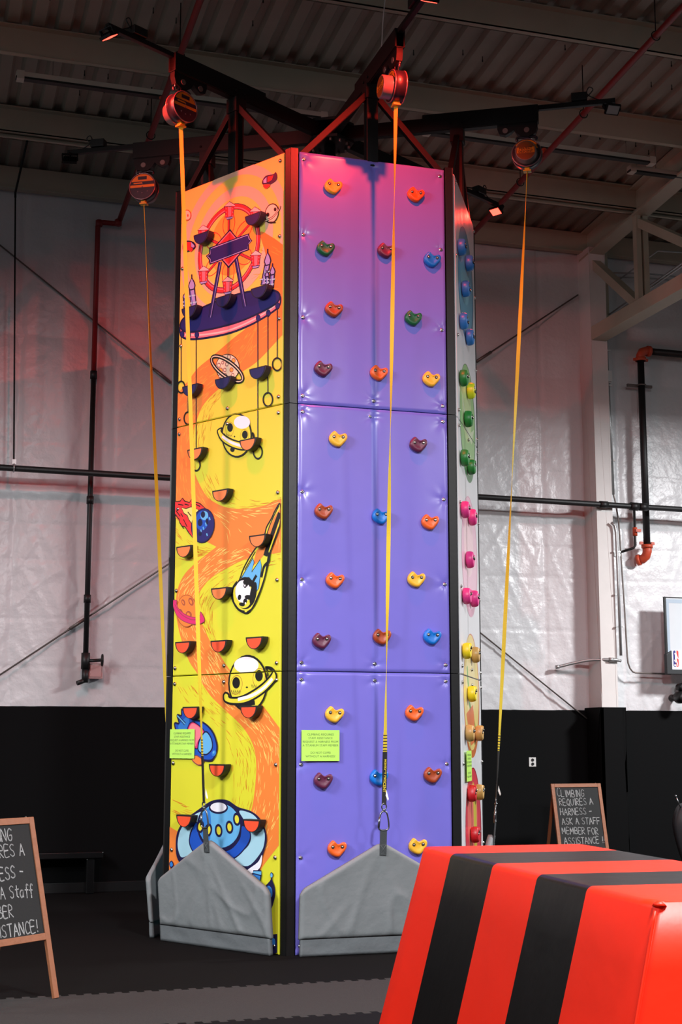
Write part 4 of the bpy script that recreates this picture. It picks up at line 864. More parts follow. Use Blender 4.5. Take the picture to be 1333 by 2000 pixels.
for i, (f, lb) in enumerate(BEL):
    o = bel if i == 0 else copy_sub(bel)
    n, t = frame(FACES[f]); o.location = n*2.075+Vector((0, 0, 7.765)); o.rotation_euler = (0, 0, R(FACES[f]-270)); tag(o, lb, 'belay device', 'belay devices hanging from the tower arms')
# ---- webbing straps
M_WEB = mat('yellow_webbing', (214, 186, 34), .6, bump=.25, bscale=300); M_SLV = mat('black_sleeve', (16, 15, 16), .7, bump=.2, bscale=300); M_TAG = mat('white_tag', (226, 226, 222), .5); M_LINK = mat('steel_link', (120, 122, 124), .3, .9)
def ribbon_mb(a, b, w, ang, N, t=.003):
    mb = MB(); a = Vector(a); b = Vector(b); d = (b-a).normalized()
    x = d.cross(Vector((0, 1, 0))).normalized(); y = d.cross(x); vs = []
    for i in range(N+1):
        p = a+(b-a)*(i/N); th = ang(p.z); e = x*math.cos(th)+y*math.sin(th); f = d.cross(e)
        vs += [p-e*w/2-f*t/2, p+e*w/2-f*t/2, p+e*w/2+f*t/2, p-e*w/2+f*t/2]
    fs = []
    for i in range(N):
        for k in range(4): fs.append((i*4+k, i*4+(k+1) % 4, (i+1)*4+(k+1) % 4, (i+1)*4+k))
    fs += [(0, 1, 2, 3), tuple(N*4+k for k in (3, 2, 1, 0))]
    mb.add(vs, fs, 0); return mb
def belay_strap(face, apex_r, z_apex, side, ang, label, long=.46):
    n, t = frame(FACES[face]); top = n*2.075+Vector((0, 0, 7.59)); bot = n*apex_r+t*side+Vector((0, 0, z_apex))
    d = (bot-top).normalized(); e = empty('belay_strap', bot, label, 'strap', 'yellow straps of the belay devices')
    L = (bot-top).length; q = lambda s: bot-d*s
    ribbon_mb(top, q(.24+long), .037, ang, 240).build('webbing', M_WEB, parent=e)
    mb = ribbon_mb(q(.24+long+.16), q(.24+long), .039, ang, 14, .006); st = mb.build('stitched_end', M_WEB, parent=e)
    for k in range(6):
        c = q(.24+long+.012+k*.026); m2 = ribbon_mb(c-d*.004, c+d*.004, .0405, ang, 1, .008); m2.build('stitch_bar', M_SLV, parent=st)
    sl = ribbon_mb(q(.24+long), q(.24), .041, ang, 20, .010).build('sleeve', M_SLV, parent=e)
    if face == 'purple':
        th = ang(1.4); x = d.cross(Vector((0, 1, 0))).normalized(); y = d.cross(x); ex = x*math.cos(th)+y*math.sin(th)
        f = d.cross(ex); f = f if f.dot(CAM-bot) > 0 else -f; mb = MB(); ey = d; ex2 = ey.cross(f)
        put_text(mb, 'PERFECT DESCENT', .034, q(.24+long*.55)+f*.0058, ey, -ex2 if False else f.cross(ey), 0, bold=.0006); mb.build('lettering', M_WEB, parent=sl, fixn=False)
    mb = MB(); c = q(.32); mb.prism([c+Vector((.016, -.012, .05)), c+Vector((.036, -.018, -.03)), c+Vector((.028, -.014, -.045)), c+Vector((.010, -.010, .0))], (0, -.002, 0)); mb.build('tag', M_TAG, parent=e)
    mb = MB(); ct = q(.225); s_ = t*.7+n*.7*0
    mb.tube([ct+t*.022*math.cos(a)-d*(.028*math.sin(a)) for a in [2*PI*k/16 for k in range(16)]], .006, 8, True); mb.cyl(q(.205), q(.192), .015, 12); mb.cyl(q(.192), q(.182), .011, 12); mb.build('swivel', M_LINK, parent=e)
    prof = [(0, .185), (.022, .175), (.036, .14), (.047, .07), (.043, .035), (.020, .022), (-.020, .022), (-.043, .035), (-.047, .07), (-.036, .14), (-.022, .175)]
    mb = MB(); mb.tube([q(h)+t*x for x, h in smooth_pts(prof, 3)], .0075, 8, True); kb = mb.build('carabiner', M_LINK, parent=e)
    mb = MB(); mb.tube([q(.045)-t*.047, q(.135)-t*.039], .0105, 8); mb.build('gate', M_LINK, parent=kb)
    return bot
zpx = lambda y, d=13.0: 1.8125+(1450-y)*d/2788
P_T, Y_T, W_T = None, None, None
aP = lambda z: -PI/2+PI*(zpx(350)-z)/(480*12.4/2788)+.0
def aY(z): return .25+1.2*max(0, min(1, (3.0-z)/1.1))
aW = lambda z: PI/2-PI*(zpx(345, 14)-z)/(580*14/2788)+.5
belay_strap('purple', 1.635, 1.035, .0, aP, 'long yellow strap in front of the purple face, clipped to the grey gate mat')
belay_strap('yellow', 1.635, 1.035, .0, aY, 'long yellow strap in front of the yellow face, clipped to the grey gate mat', .42)
belay_strap('white', 1.63, 1.035, .0, aW, 'long yellow strap hanging right of the tower against the white wall', .46)
belay_strap('lefthid', 1.63, 1.035, .0, lambda z: PI/2+(7.6-z)*.45, 'thin yellow strap at far left passing behind the yellow face')
# ================================================================== GREY GATE MATS
M_GATE = mat('grey_gate_vinyl', (116, 120, 122), .68, bump=.35, bscale=9, var=.05, vscale=4); M_GATED = mat('grey_gate_skirt', (98, 102, 105), .68, bump=.4, bscale=9, var=.06); M_TABM = mat('charcoal_tab', (58, 62, 64), .6, bump=.15, bscale=150)
def gate(face, label, yaw=0.0, sh=.0, seed=0, r0=1.475, W=.73, grp='grey gate mats'):
    deg = FACES[face]; n, t = frame(deg); Z = Vector((0, 0, 1)); zsk = .145; H0, H1, TH = .555, .955, .055
    e = empty('gate_mat', n*(r0+.05), label, 'gate mat', grp)
    piv = n*r0+t*W
    def top(u): return H0+(H1-H0)*(1-abs(u-sh)/(W-sh if u > sh else W+sh)) - .035*max(0, (abs(u)-(W-.05))/.05)**2 - .012*math.exp(-((u-sh)/.03)**2)
    def pt(u, z, o):
        q = t*(u*(1+.0))+n*(r0+.090*z/.955+o-max(0, W-u)*math.tan(yaw))+Z*z
        return q
    NU, NV = 70, 40
    mb = MB(); vs = []
    us = [-W+2*W*i/NU for i in range(NU+1)]
    for side in (0, 1):
        for j in range(NV+1):
            for u in us:
                z = zsk+(top(u)-zsk)*j/NV
                ed = min(j/NV*(top(u)-zsk)+.0, top(u)-z, W-abs(u))
                o = TH if side == 0 else 0
                if side == 0:
                    o -= .018*max(0, 1-ed/.03)**2
                    o += .007*noise.noise(Vector((u*2.2+seed, z*2.6, seed*3.3)))+.010*(max(0, 1-abs(noise.noise(Vector((u*1.7+z*1.2, z*.8-u*.9, seed+9))))*7)**2)*min(1, ed/.06)
                    for (ua, za, ub, zb, am) in ((0, .84, .34, .18, .012), (-.03, .84, -.30, .22, .008), (.42, .66, .70, .17, .010), (-.10, .60, -.55, .18, .006), (.05, .5, .10, .15, .007)):
                        L2 = (ub-ua)**2+(zb-za)**2; tt = max(0, min(1, ((u-ua)*(ub-ua)+(z-za)*(zb-za))/L2)); dd = math.hypot(u-ua-(ub-ua)*tt+.03*math.sin(tt*3+seed), z-za-(zb-za)*tt)
                        o += am*math.exp(-(dd/.035)**2)*(.3+tt)*min(1, ed/.04)
                vs.append(pt(u, z, o))
    fs = []; S = (NU+1)*(NV+1)
    for j in range(NV):
        for i in range(NU):
            a = j*(NU+1)+i; fs.append((a, a+1, a+NU+2, a+NU+1)); fs.append((S+a, S+a+NU+1, S+a+NU+2, S+a+1))
    for i in range(NU):
        a = i; fs.append((a, S+a, S+a+1, a+1)); a = NV*(NU+1)+i; fs.append((a, a+1, S+a+1, S+a))
    for j in range(NV):
        a = j*(NU+1); b = a+NU+1; fs.append((a, b, S+b, S+a)); a += NU; b += NU; fs.append((a, S+a, S+b, b))
    mb.add(vs, fs, 0, True); mb.build('body', M_GATE, parent=e)
    mb = MB(); vs = []
    for side in (0, 1):
        for j in range(7):
            for u in us:
                z = .004+(zsk-.004)*j/6
                o = (.046 if side == 0 else .004)+(.014*noise.noise(Vector((u*3.4, z*5+u*2, seed+4)))*(1-abs(j-3)/4) if side == 0 else 0)
                vs.append(pt(u*.985, z, o))
    S = (NU+1)*7; fs = []
    for j in range(6):
        for i in range(NU):
            a = j*(NU+1)+i; fs.append((a, a+1, a+NU+2, a+NU+1)); fs.append((S+a, S+a+NU+1, S+a+NU+2, S+a+1))
    for i in range(NU): fs.append((i, S+i, S+i+1, i+1))
    for j in range(6):
        a = j*(NU+1); b = a+NU+1; fs.append((a, b, S+b, S+a)); a += NU; b += NU; fs.append((a, S+a, S+b, b))
    mb.add(vs, fs, 0, True); mb.build('skirt', M_GATED, parent=e)
    mb = MB(); w = .031
    mb.add([pt(sh-w, z, o) for o in (TH+.010, TH+.002) for z in (.84, .97, 1.06)]+[pt(sh+w, z, o) for o in (TH+.010, TH+.002) for z in (.84, .97, 1.06)], [(0, 1, 7, 6), (1, 2, 8, 7), (3, 9, 10, 4), (4, 10, 11, 5), (0, 3, 4, 1), (1, 4, 5, 2), (6, 7, 10, 9), (7, 8, 11, 10), (0, 6, 9, 3), (2, 5, 11, 8)]); tb = mb.build('strap_tab', M_TABM, parent=e)
    mb = MB()
    for a, b in (((-w*.8, .86), (w*.8, .93)), ((w*.8, .86), (-w*.8, .93)), ((-w*.8, .86), (w*.8, .86)), ((-w*.8, .93), (w*.8, .93))): mb.tube([pt(sh+a[0], a[1], TH+.0115), pt(sh+b[0], b[1], TH+.0115)], .0015, 4)
    mb.build('stitching', mat('grey_thread', (100, 104, 106), .7), parent=tb)
gate('purple', 'grey pointed gate mat leaning at the foot of the purple face', 0, .0, 1)
gate('yellow', 'grey pointed gate mat leaning at the foot of the yellow face', .0, .0, 2, 1.47)
gate('white', 'grey gate mat mostly hidden right of the tower behind the striped box', 0, 0, 3)
gate('lefthid', 'grey gate mat edge showing at the far left foot of the tower', 0, 0, 4, 1.50, .80)
# ================================================================== LAMPS ON THE ARMS
M_LENSON = mat('lens_lit_red', (255, 60, 40), .3, emit=(1, .05, .03), estr=6.0); M_LENSOFF = mat('lens_unlit', (150, 150, 150), .12)
FL = [('yellow', True, 'lit red floodlight at the tip of the upper left arm'), ('purple', True, 'red floodlight on the arm over the purple face'), ('white', False, 'unlit floodlight at the tip of the right-hand arm'), ('lefthid', False, 'unlit floodlight at the tip of the far left arm'), ('backright', True, 'lit red floodlight right of the tower, low on the rear right arm'), ('back', False, 'unlit floodlight on the rear arm')]
for f, on, lb in FL:
    n, t = frame(FACES[f]); e = empty('floodlight', n*2.95+Vector((0, 0, 8.26)), lb, 'floodlight', 'floodlights on the tower arms')
    Z = Vector((0, 0, 1)); c = n*2.95+Z*8.17
    dv = (-n*.55-Z*.83) if on else (n*.25-Z*.62-t*(.75 if f == 'lefthid' else .5)); dv.normalize(); sx = t if on else dv.cross(Z).normalized(); sx = (sx-dv*sx.dot(dv)).normalized(); sy = dv.cross(sx)
    M = Matrix((sx, sy, dv)).transposed()
    mb = MB(); mb.box(c, (.15, .115, .03), M)
    for k in (-2, -1, 0, 1, 2): mb.box(c-dv*.022+sx*k*.026, (.006, .10, .02), M)
    mb.build('housing', M_BLACKMETAL, parent=e, bevel=.003)
    mb = MB(); mb.box(c+dv*.0185, (.122, .088, .006), M); mb.build('lens', M_LENSON if on else M_LENSOFF, parent=e)
    mb = MB(); mb.beam(c-sx*.083, c-sx*.083-dv*.07, .012, .03, up=sy); mb.beam(c+sx*.083, c+sx*.083-dv*.07, .012, .03, up=sy); mb.beam(c-sx*.085-dv*.07, c+sx*.085-dv*.07, .03, .01, up=dv); mb.beam(c-dv*.07, n*2.96+Z*8.25, .03, .03, up=t); mb.build('bracket', M_BLACKMETAL, parent=e)
    mb = MB(); mb.beam(n*2.54+Z*8.325, n*2.70+Z*8.325, .10, .085); mb.build('driver_box', M_BLACKPL, parent=e, bevel=.006)
    mb = MB(); mb.tube(smooth_pts([n*2.70+Z*8.33, n*2.76+Z*8.40, n*2.72+Z*8.43, n*2.70+Z*8.36, n*2.80+Z*8.29, n*2.92+Z*8.25, c-dv*.02], 5, False), .006, 6); mb.build('cable', M_BLACKPL, parent=e)
    if on:
        L = bpy.data.lights.new('red_flood', 'SPOT'); L.energy = {'yellow': 600, 'purple': 540, 'backright': 240}[f]; L.color = (1, .035, .02); L.spot_size = R(156 if f == 'yellow' else 124); L.spot_blend = 1.0 if f == 'yellow' else .7; L.shadow_soft_size = .03 if f == 'purple' else .05
        lo = bpy.data.objects.new('red_flood', L); C.objects.link(lo); lo.location = c+dv*.035; lo.rotation_euler = dv.to_track_quat('-Z', 'Y').to_euler()
# ================================================================== NOTICES ON THE TOWER
M_PAPER = mat('lime_paper', (178, 226, 92), .6, var=.02); M_INK = ink('notice_print', (84, 112, 60), .7)
LN = [('CLIMBING REQUIRES', 0), ('STAFF ASSISTANCE', 1), ('REQUEST A HARNESS FROM', 2), ('A TITANIUM STAFF MEMBER', 3), ('DO NOT CLIMB', 5), ('WITHOUT A HARNESS!', 6)]
def notice(deg, quad, label):
    uv = [fpx(deg, *p) for p in quad]; us = [q[0] for q in uv]; vs = [q[1] for q in uv]; u0, u1, v0, v1 = min(us), max(us), min(vs), max(vs); n, t = frame(deg)
    e = empty('notice', fp(deg, (u0+u1)/2, (v0+v1)/2, .02), label, 'notice', 'lime notices on the tower'); O = .021; B = .011
    mb = MB(); vsx = [fp(deg, u0, v0, O), fp(deg, u1, v0, O), fp(deg, u1, v1, O), fp(deg, u0, v1, O)]; mb.prism(vsx, n*.0015); mb.build('paper', M_PAPER, parent=e)
    H = v1-v0
    for s, k in LN:
        mb = MB(); put_text(mb, s, H*.098, fp(deg, (u0+u1)/2, v1-H*(.145+k*.118), O+.0022), t, (0, 0, 1), 0); mb.build('text_line', M_INK, parent=e, fixn=False)
notice(270, [(588, 1426), (662, 1427), (662, 1486), (588, 1486)], 'lime green printed notice on the purple face, lower left')
notice(210, [(336, 1427), (383, 1424), (383, 1481), (336, 1481)], 'lime green printed notice over the blue rocket on the yellow face')
notice(330, [(908, 1468), (917, 1466), (917, 1525), (908, 1525)], 'lime green printed notice on the narrow white face above the red disc')
# ================================================================== CHALK A-FRAME SIGNS
M_WOOD = mat('stained_pine_frame', (140, 86, 55), .55, bump=.12, bscale=30, var=.18, vscale=14); M_SLATE = mat('chalkboard', (10, 12, 12), .75, bump=.05, bscale=60, var=.22, vscale=5); M_CHALK = mat('chalk', (150, 152, 152), .9, var=.35, vscale=30)
GL = {'A': [[(0, 0), (.35, 1), (.75, 0)], [(.15, .38), (.6, .38)]], 'B': [[(0, 0), (0, 1), (.5, .9), (.5, .6), (.05, .52), (.6, .4), (.55, .05), (0, 0)]], 'C': [[(.65, .85), (.4, 1), (.08, .75), (.02, .3), (.25, 0), (.65, .1)]], 'E': [[(.6, 1), (0, 1), (0, 0), (.6, 0)], [(0, .52), (.5, .52)]], 'F': [[(.65, 1), (0, 1), (0, 0)], [(0, .52), (.5, .52)]], 'G': [[(.65, .85), (.35, 1), (.05, .65), (.08, .15), (.4, 0), (.65, .2), (.65, .45), (.35, .45)]], 'H': [[(0, 0), (0, 1)], [(.6, 0), (.6, 1)], [(0, .5), (.6, .5)]], 'I': [[(.15, 0), (.15, 1)]], 'K': [[(0, 0), (0, 1)], [(.55, 1), (.02, .45), (.6, 0)]], 'L': [[(0, 1), (0, 0), (.55, 0)]], 'M': [[(0, 0), (.08, 1), (.4, .3), (.72, 1), (.8, 0)]], 'N': [[(0, 0), (0, 1), (.6, 0), (.6, 1)]], 'O': [[(.35, 1), (.05, .7), (.05, .25), (.35, 0), (.65, .3), (.62, .75), (.35, 1)]], 'Q': [[(.35, 1), (.05, .7), (.05, .25), (.35, 0), (.65, .3), (.62, .75), (.35, 1)], [(.4, .25), (.75, -.1)]], 'R': [[(0, 0), (0, 1), (.5, .92), (.52, .6), (.02, .5), (.62, 0)]], 'S': [[(.6, .88), (.3, 1), (.05, .8), (.2, .55), (.5, .42), (.55, .12), (.25, 0), (0, .12)]], 'T': [[(0, 1), (.7, 1)], [(.35, 1), (.33, 0)]], 'U': [[(0, 1), (.02, .25), (.3, 0), (.58, .25), (.6, 1)]], '-': [[(.05, .45), (.5, .47)]], '!': [[(.15, 1), (.12, .3)], [(.12, .08), (.12, 0)]],
      't': [[(.25, 1), (.22, .1), (.4, 0)], [(.02, .65), (.5, .65)]], 'a': [[(.5, .55), (.25, .6), (.05, .3), (.2, 0), (.48, .2), (.5, .55), (.52, 0)]], 'f': [[(.55, .9), (.4, 1), (.25, .8), (.2, -.1)], [(.02, .55), (.5, .55)]], ' ': []}
WIDTH = {'I': .38, ' ': .5, '!': .42, 'M': 1.0, 'A': .92, 'f': .62, 't': .62, 'Q': .88}
def chalk_text(mb, lines, put, cap, sd):
    r = random.Random(sd)
    for (txt, x, y, sc) in lines:
        for i, ch in enumerate(txt):
            if ch == ' ': mb.append(MB())
            elif not mb: mb.append(MB())
            cp = cap*sc*(1.35 if (i == 0 and sc > 1.01) else 1); ww = cap*.74*sc
            for st in GL[ch]:
                pts = [(x+px*ww+r.uniform(-.04, .04)*ww, y+(py*cp)+r.uniform(-.03, .03)*cp) for px, py in st]
                if len(pts) > 3: pts = smooth_pts(pts, 3, False)
                P3 = [put(a, b) for a, b in pts]; w = r.uniform(.0032, .0048)
                for a, b in zip(pts[:-1], pts[1:]):
                    dx, dy = b[0]-a[0], b[1]-a[1]; l = math.hypot(dx, dy) or 1; nx, ny = -dy/l*w, dx/l*w; ex, ey = dx/l*w*.6, dy/l*w*.6
                    mb[-1].add([put(a[0]-ex+nx, a[1]-ey+ny), put(a[0]-ex-nx, a[1]-ey-ny), put(b[0]+ex-nx, b[1]+ey-ny), put(b[0]+ex+nx, b[1]+ey+ny)], [(0, 1, 2, 3)])
            x += WIDTH.get(ch, .82)*ww*(1.06)
            y += r.uniform(-.004, .004)
def aframe(O, d, W, H, lean, lines, label, sd):
    """O: foot of the right-hand stile (viewer's right), d: horizontal direction towards the right end, board leans away"""
    O = Vector(O); d = Vector(d).normalized(); nrm = Vector((d.y, -d.x, 0)); up = (Vector((0, 0, 1))*H-nrm*lean); Ln = up.length; up.normalize(); fn = d.cross(up).normalized()
    if fn.dot(nrm) < 0: fn = -fn
    e = empty('chalkboard_sign', O-d*W/2-nrm*lean, label, 'sign', 'chalkboard signs')
    P = lambda s, h, o=0: O-d*s+up*h+fn*o        # s measured from the right end to the left
    zc = .030
    FW, T = .048, .026
    def bar(name, a, b, par, m=M_WOOD, w=FW, t=T, off=0):
        mb = MB(); mb.beam(Vector(a)+fn*off, Vector(b)+fn*off, w, t, up=fn); return mb.build(name, m, parent=par, bevel=.003)
    hb = Ln*.335
    bar('stile', P(FW/2, .0), P(FW/2, Ln), e); bar('stile', P(W-FW/2, .0), P(W-FW/2, Ln), e)
    bar('top_rail', P(FW, Ln-FW/2), P(W-FW, Ln-FW/2), e); bar('bottom_rail', P(FW, hb), P(W-FW, hb), e)
    mb = MB(); mb.prism([P(FW-.004, hb+.02, -.008), P(W-FW+.004, hb+.02, -.008), P(W-FW+.004, Ln-FW+.004, -.008), P(FW-.004, Ln-FW+.004, -.008)], fn*.012); bd = mb.build('board', M_SLATE, parent=e)
    put = lambda x, y: P(W-FW-x, hb+y, .0052)
    for i, ln in enumerate(lines): 
        ws = []; chalk_text(ws, [ln], put, .085, sd*10+i)
        for mb in ws: mb.build('chalk_word', M_CHALK, parent=bd, fixn=False)
    # rear legs
    top = Ln-.10
    for s in (FW/2+.02, W-FW/2-.02):
        a = P(s, top, -.03); b = O-d*s-nrm*(lean*2+.05); mb = MB(); mb.beam(a, b+Vector((0, 0, .0)), .04, .022, up=fn); mb.build('rear_leg', M_WOOD, parent=e, bevel=.003)
    for s in (.12, W-.12): mb = MB(); mb.cyl(P(s-.02, Ln-.02, .001), P(s+.02, Ln-.02, .001), .008, 8); mb.build('hinge', M_CHROME, parent=e)
    mb = MB(); mb.cyl(P(.07, Ln+.003, 0), P(.07, Ln+.006, 0), .007, 8); mb.build('hinge_screw', M_CHROME, parent=e)
a38 = R(50); dL = (math.sin(a38), math.cos(a38), 0)
LL = [('CLIMBING', .04, .705, 1.04), ('REQUIRES A', .04, .575, 1.0), ('HARNESS -', .04, .44, 1.0), ('ASK A Staff', .04, .305, 1.0), ('MEMBER', .02, .175, .96), ('ASSISTANCE!', .02, .04, 1.0)]
aframe((-2.925, -2.955, .013), dL, .72, 1.255, .31, LL, 'wooden chalkboard sign cut off at the left edge, standing near the grey mat', 3)
LR = [('CLIMBING', .03, .70, 1.04), ('REQUIRES A', .045, .585, 1.0), ('HARNESS -', .045, .46, 1.0), ('ASK A STAFF', .05, .335, .98), ('MEMBER FOR', .035, .215, .98), ('ASSISTANCE !!', .05, .085, .98)]
aframe((4.90, 3.42, .002), (1, .03, 0), .735, 1.275, .27, LR, 'wooden chalkboard sign by the black wall, behind the striped box', 8)
# ================================================================== STRIPED FOAM BOX
def striped_box():
    e = empty('foam_box', (-.7, -7.1, 0), 'large red and black striped padded vault box in the right foreground', 'vault box')
    M_R = mat('red_vinyl', (246, 38, 10), .45, bump=.14, bscale=5, var=.03, vscale=3, spec=.3); M_K = mat('black_vinyl', (8, 8, 9), .36, bump=.16, bscale=5, var=.1, vscale=3, spec=.25)
    top = 1.2; x0, x1 = -1.20, -.17; ys = [-5.56, -6.10, -6.79, -7.41, -7.99, -8.66]; fx, fe = .265, .06
    H = [0, .15, .4, .7, .95, top]; mb = MB(); nU = 12
    def side_y(y, z):
        tt = (top-z)/1.0; f = (y-ys[0])/(ys[-1]-ys[0]); return y+fe*tt*(1-2*f)*(1 if f in (0.0, 1.0) else 0)
    def ring(y, end=0):
        L = []
        for z in H: L.append(Vector((x0-fx*(top-z), side_y(y, z), max(z, .016))))
        for k in range(1, nU): L.append(Vector((x0+(x1-x0)*k/nU, y, top)))
        for z in reversed(H): L.append(Vector((x1+fx*(top-z), side_y(y, z), max(z, .016))))
        return L
    sub = []
    for i in range(5):
        for k in range(4): sub.append((ys[i]+(ys[i+1]-ys[i])*k/4, i))
    sub.append((ys[-1], 4)); rings = [ring(y) for y, _ in sub]; N = len(rings[0]); vs = [v for r in rings for v in r]
    fs = []; ms = []
    for i in range(len(rings)-1):
        for k in range(N-1): fs.append((i*N+k, i*N+k+1, (i+1)*N+k+1, (i+1)*N+k)); ms.append(sub[i][1] % 2)
        fs.append((i*N+N-1, i*N, (i+1)*N, (i+1)*N+N-1)); ms.append(1)
    for f, m_ in zip(fs, ms): mb.f.append(list(f)); mb.m.append(m_); mb.sm.append(True)
    mb.v = vs
    # end walls
    for b in (0, (len(rings)-1)*N):
        h = len(H)
        for k in range(h-1): mb.f.append([b+k, b+k+1, b+N-2-k, b+N-1-k]); mb.m.append(0); mb.sm.append(True)
        mb.f.append([b+h-1+k for k in range(nU+1)]) if False else None
    Q = Matrix.Translation((-.7, -7.1, 0)) @ Matrix.Rotation(-.064, 4, 'Z') @ Matrix.Translation((.7, 7.1, 0)); mb.v = [Q @ v for v in mb.v]
    o = mb.build('cover', [M_R, M_K], parent=e, bevel=.028, seg=4)
    # welted seam down the near corner
    mb = MB(); pts = [Vector((x0-fx*(top-z)-.004, side_y(ys[-1], z)-.004, z)) for z in (1.17, .95, .7, .4, .15, .02)]; mb.tube([Q @ Vector(v) for v in smooth_pts(pts, 4, False)], .006, 8); mb.build('corner_seam', M_R, parent=e)
    mb = MB(); q = Q @ Vector((x0+.02, ys[-1]+.02, top-.004)); mb.lathe(q, (0, 0, 1), [(-.01, .03), (.004, .02), (.010, .006)], 14); mb.build('corner_fold', M_R, parent=e)
striped_box()
# ================================================================== BASKETBALL HOOP AND MACHINE AT THE RIGHT EDGE
hp = empty('basketball_hoop', (7.1, 4.1, 2.8), 'wall-mounted basketball backboard cut off at the right edge', 'basketball hoop')
HY = 4.1; kx = lambda X: -4.175+(X+4.175)*(HY+13.698)/(4.5+13.698); kz = lambda z: EYE+(z-EYE)*(HY+13.698)/(4.5+13.698)
bx0, bx1, bz0, bz1 = kx(6.42), kx(6.42)+1.42, kz(2.80), kz(3.89)
M_ACR = mat('frosted_acrylic', (205, 208, 212), .2, var=.03); M_ACB = mat('board_white_line', (226, 228, 230), .4)
mb = MB(); mb.span((bx0+.012, HY, bz0), (bx1-.012, HY+.012, bz1)); bd = mb.build('backboard', M_ACR, parent=hp)
mb = MB(); g = .05
mb.span((bx0+.03, HY-.002, bz1-.085), (bx1-.03, HY-.0005, bz1-.03)); mb.span((bx0+.03, HY-.002, bz0), (bx0+.075, HY-.0005, bz1-.085)); mb.span((bx1-.075, HY-.002, bz0), (bx1-.03, HY-.0005, bz1-.085)); mb.build('border_line', mat('border_grey_blue', (168, 182, 196), .3), parent=bd)
mb = MB(); mb.span((bx0, HY-.012, bz0), (bx0+.028, HY+.03, bz1)); mb.span((bx1-.028, HY-.012, bz0), (bx1, HY+.03, bz1)); mb.span((bx0, HY-.012, bz1-.012), (bx1, HY+.03, bz1)); mb.build('frame', M_BLACKPL, parent=hp, bevel=.003)
mb = MB(); mb.prism([(bx0-.012, HY-.04, bz0-.02), (bx1, HY-.04, bz0-.02), (bx1, HY-.04, bz0+.045), (bx0+.075, HY-.04, bz0+.045), (bx0+.075, HY-.04, bz0+.31), (bx0-.012, HY-.04, bz0+.26)], (0, .075, 0)); pad = mb.build('edge_pad', mat('pad_rubber', (30, 33, 36), .6), parent=hp, bevel=.008)
mb = MB(); mb.span((bx0+.076, HY-.006, bz0+.046), (bx0+.30, HY-.001, bz0+.31)); pl = mb.build('sticker_field', M_ACB, parent=hp)
mb = MB(); lx, lz, lw, lh = bx0+.112, bz0+.085, .085, .225; yy = HY-.0072
rr = lambda a, b, c, d: [(a+.012, yy, b), (c-.012, yy, b), (c, yy, b+.012), (c, yy, d-.012), (c-.012, yy, d), (a+.012, yy, d), (a, yy, d-.012), (a, yy, b+.012)]
mb.poly(rr(lx, lz, lx+lw*.52, lz+lh), 0); mb.poly(rr(lx+lw*.48, lz, lx+lw, lz+lh), 1)
y2 = yy-.0006; mb.poly([(lx+lw*x, y2, lz+lh*z) for x, z in ((.45, .98), (.62, .98), (.60, .86), (.68, .72), (.95, .50), (.90, .45), (.66, .58), (.62, .44), (.80, .22), (.86, .05), (.74, .05), (.64, .20), (.44, .30), (.18, .44), (.12, .40), (.40, .22), (.30, .50), (.34, .70), (.22, .82), (.3, .86), (.46, .84))], 2); mb.poly([(lx+lw*x, y2, lz+lh*z) for x, z in ((.12, .05), (.55, .05), (.55, .14), (.12, .14))], 2)
mb.build('logo_sticker', [ink('logo_blue', (44, 40, 118)), ink('logo_red', (216, 58, 50)), ink('logo_white', (232, 232, 236))], parent=pl, fixn=False)
for x in (bx0+.45, bx1-.45): mb = MB(); mb.beam((x, HY+.03, bz0+.7), (x, WY-.005, bz0+.9), .05, .05); mb.beam((x, HY+.03, bz0+.25), (x, WY-.005, bz0+.1), .05, .05); mb.build('mount_arm', M_BLACKMETAL, parent=hp)
cx = (bx0+bx1)/2; mb = MB(); mb.tube([(cx+.225*math.cos(2*PI*k/32), HY-.30+.225*math.sin(2*PI*k/32), bz0+.12) for k in range(32)], .009, 8, True); mb.span((cx-.06, HY-.08, bz0+.06), (cx+.06, HY-.03, bz0+.15)); mb.build('rim', M_ORANGEFIT, parent=hp)
bag = empty('punch_bag', (6.72, 4.18, 2.3), 'round black knob fitting with a pale mark, cut off below the backboard', 'fitting')
mb = MB(); kc = wall_pt(1334, 1362, 4.18); mb.lathe(kc+Vector((0, .14, 0)), (0, -1, 0), [(0, .07), (.03, .085), (.17, .085), (.20, .06), (.205, .02)], 26); mb.cyl(kc+Vector((0, .12, 0)), (kc.x, WY+.0, kc.z), .05, 14); bb = mb.build('knob', M_BLACKPL, parent=bag)
mb = MB(); mb.box(kc+Vector((-.005, -.066, 0)), (.05, .004, .014)); mb.box(kc+Vector((.006, -.066, -.005)), (.014, .004, .07)); mb.build('mark', mat('grey_print', (130, 130, 130), .6), parent=bb)
mb = MB(); c_ = kc+Vector((.03, .1, .145)); mb.lathe(c_+Vector((0, .05, 0)), (0, -1, 0), [(0, .05), (.1, .06), (.13, .03)], 20); mb.cyl(c_, (c_.x-.03, c_.y, kc.z), .02, 10); mb.build('lever', M_BLACKPL, parent=bag)
bag.name = 'wall_fitting'
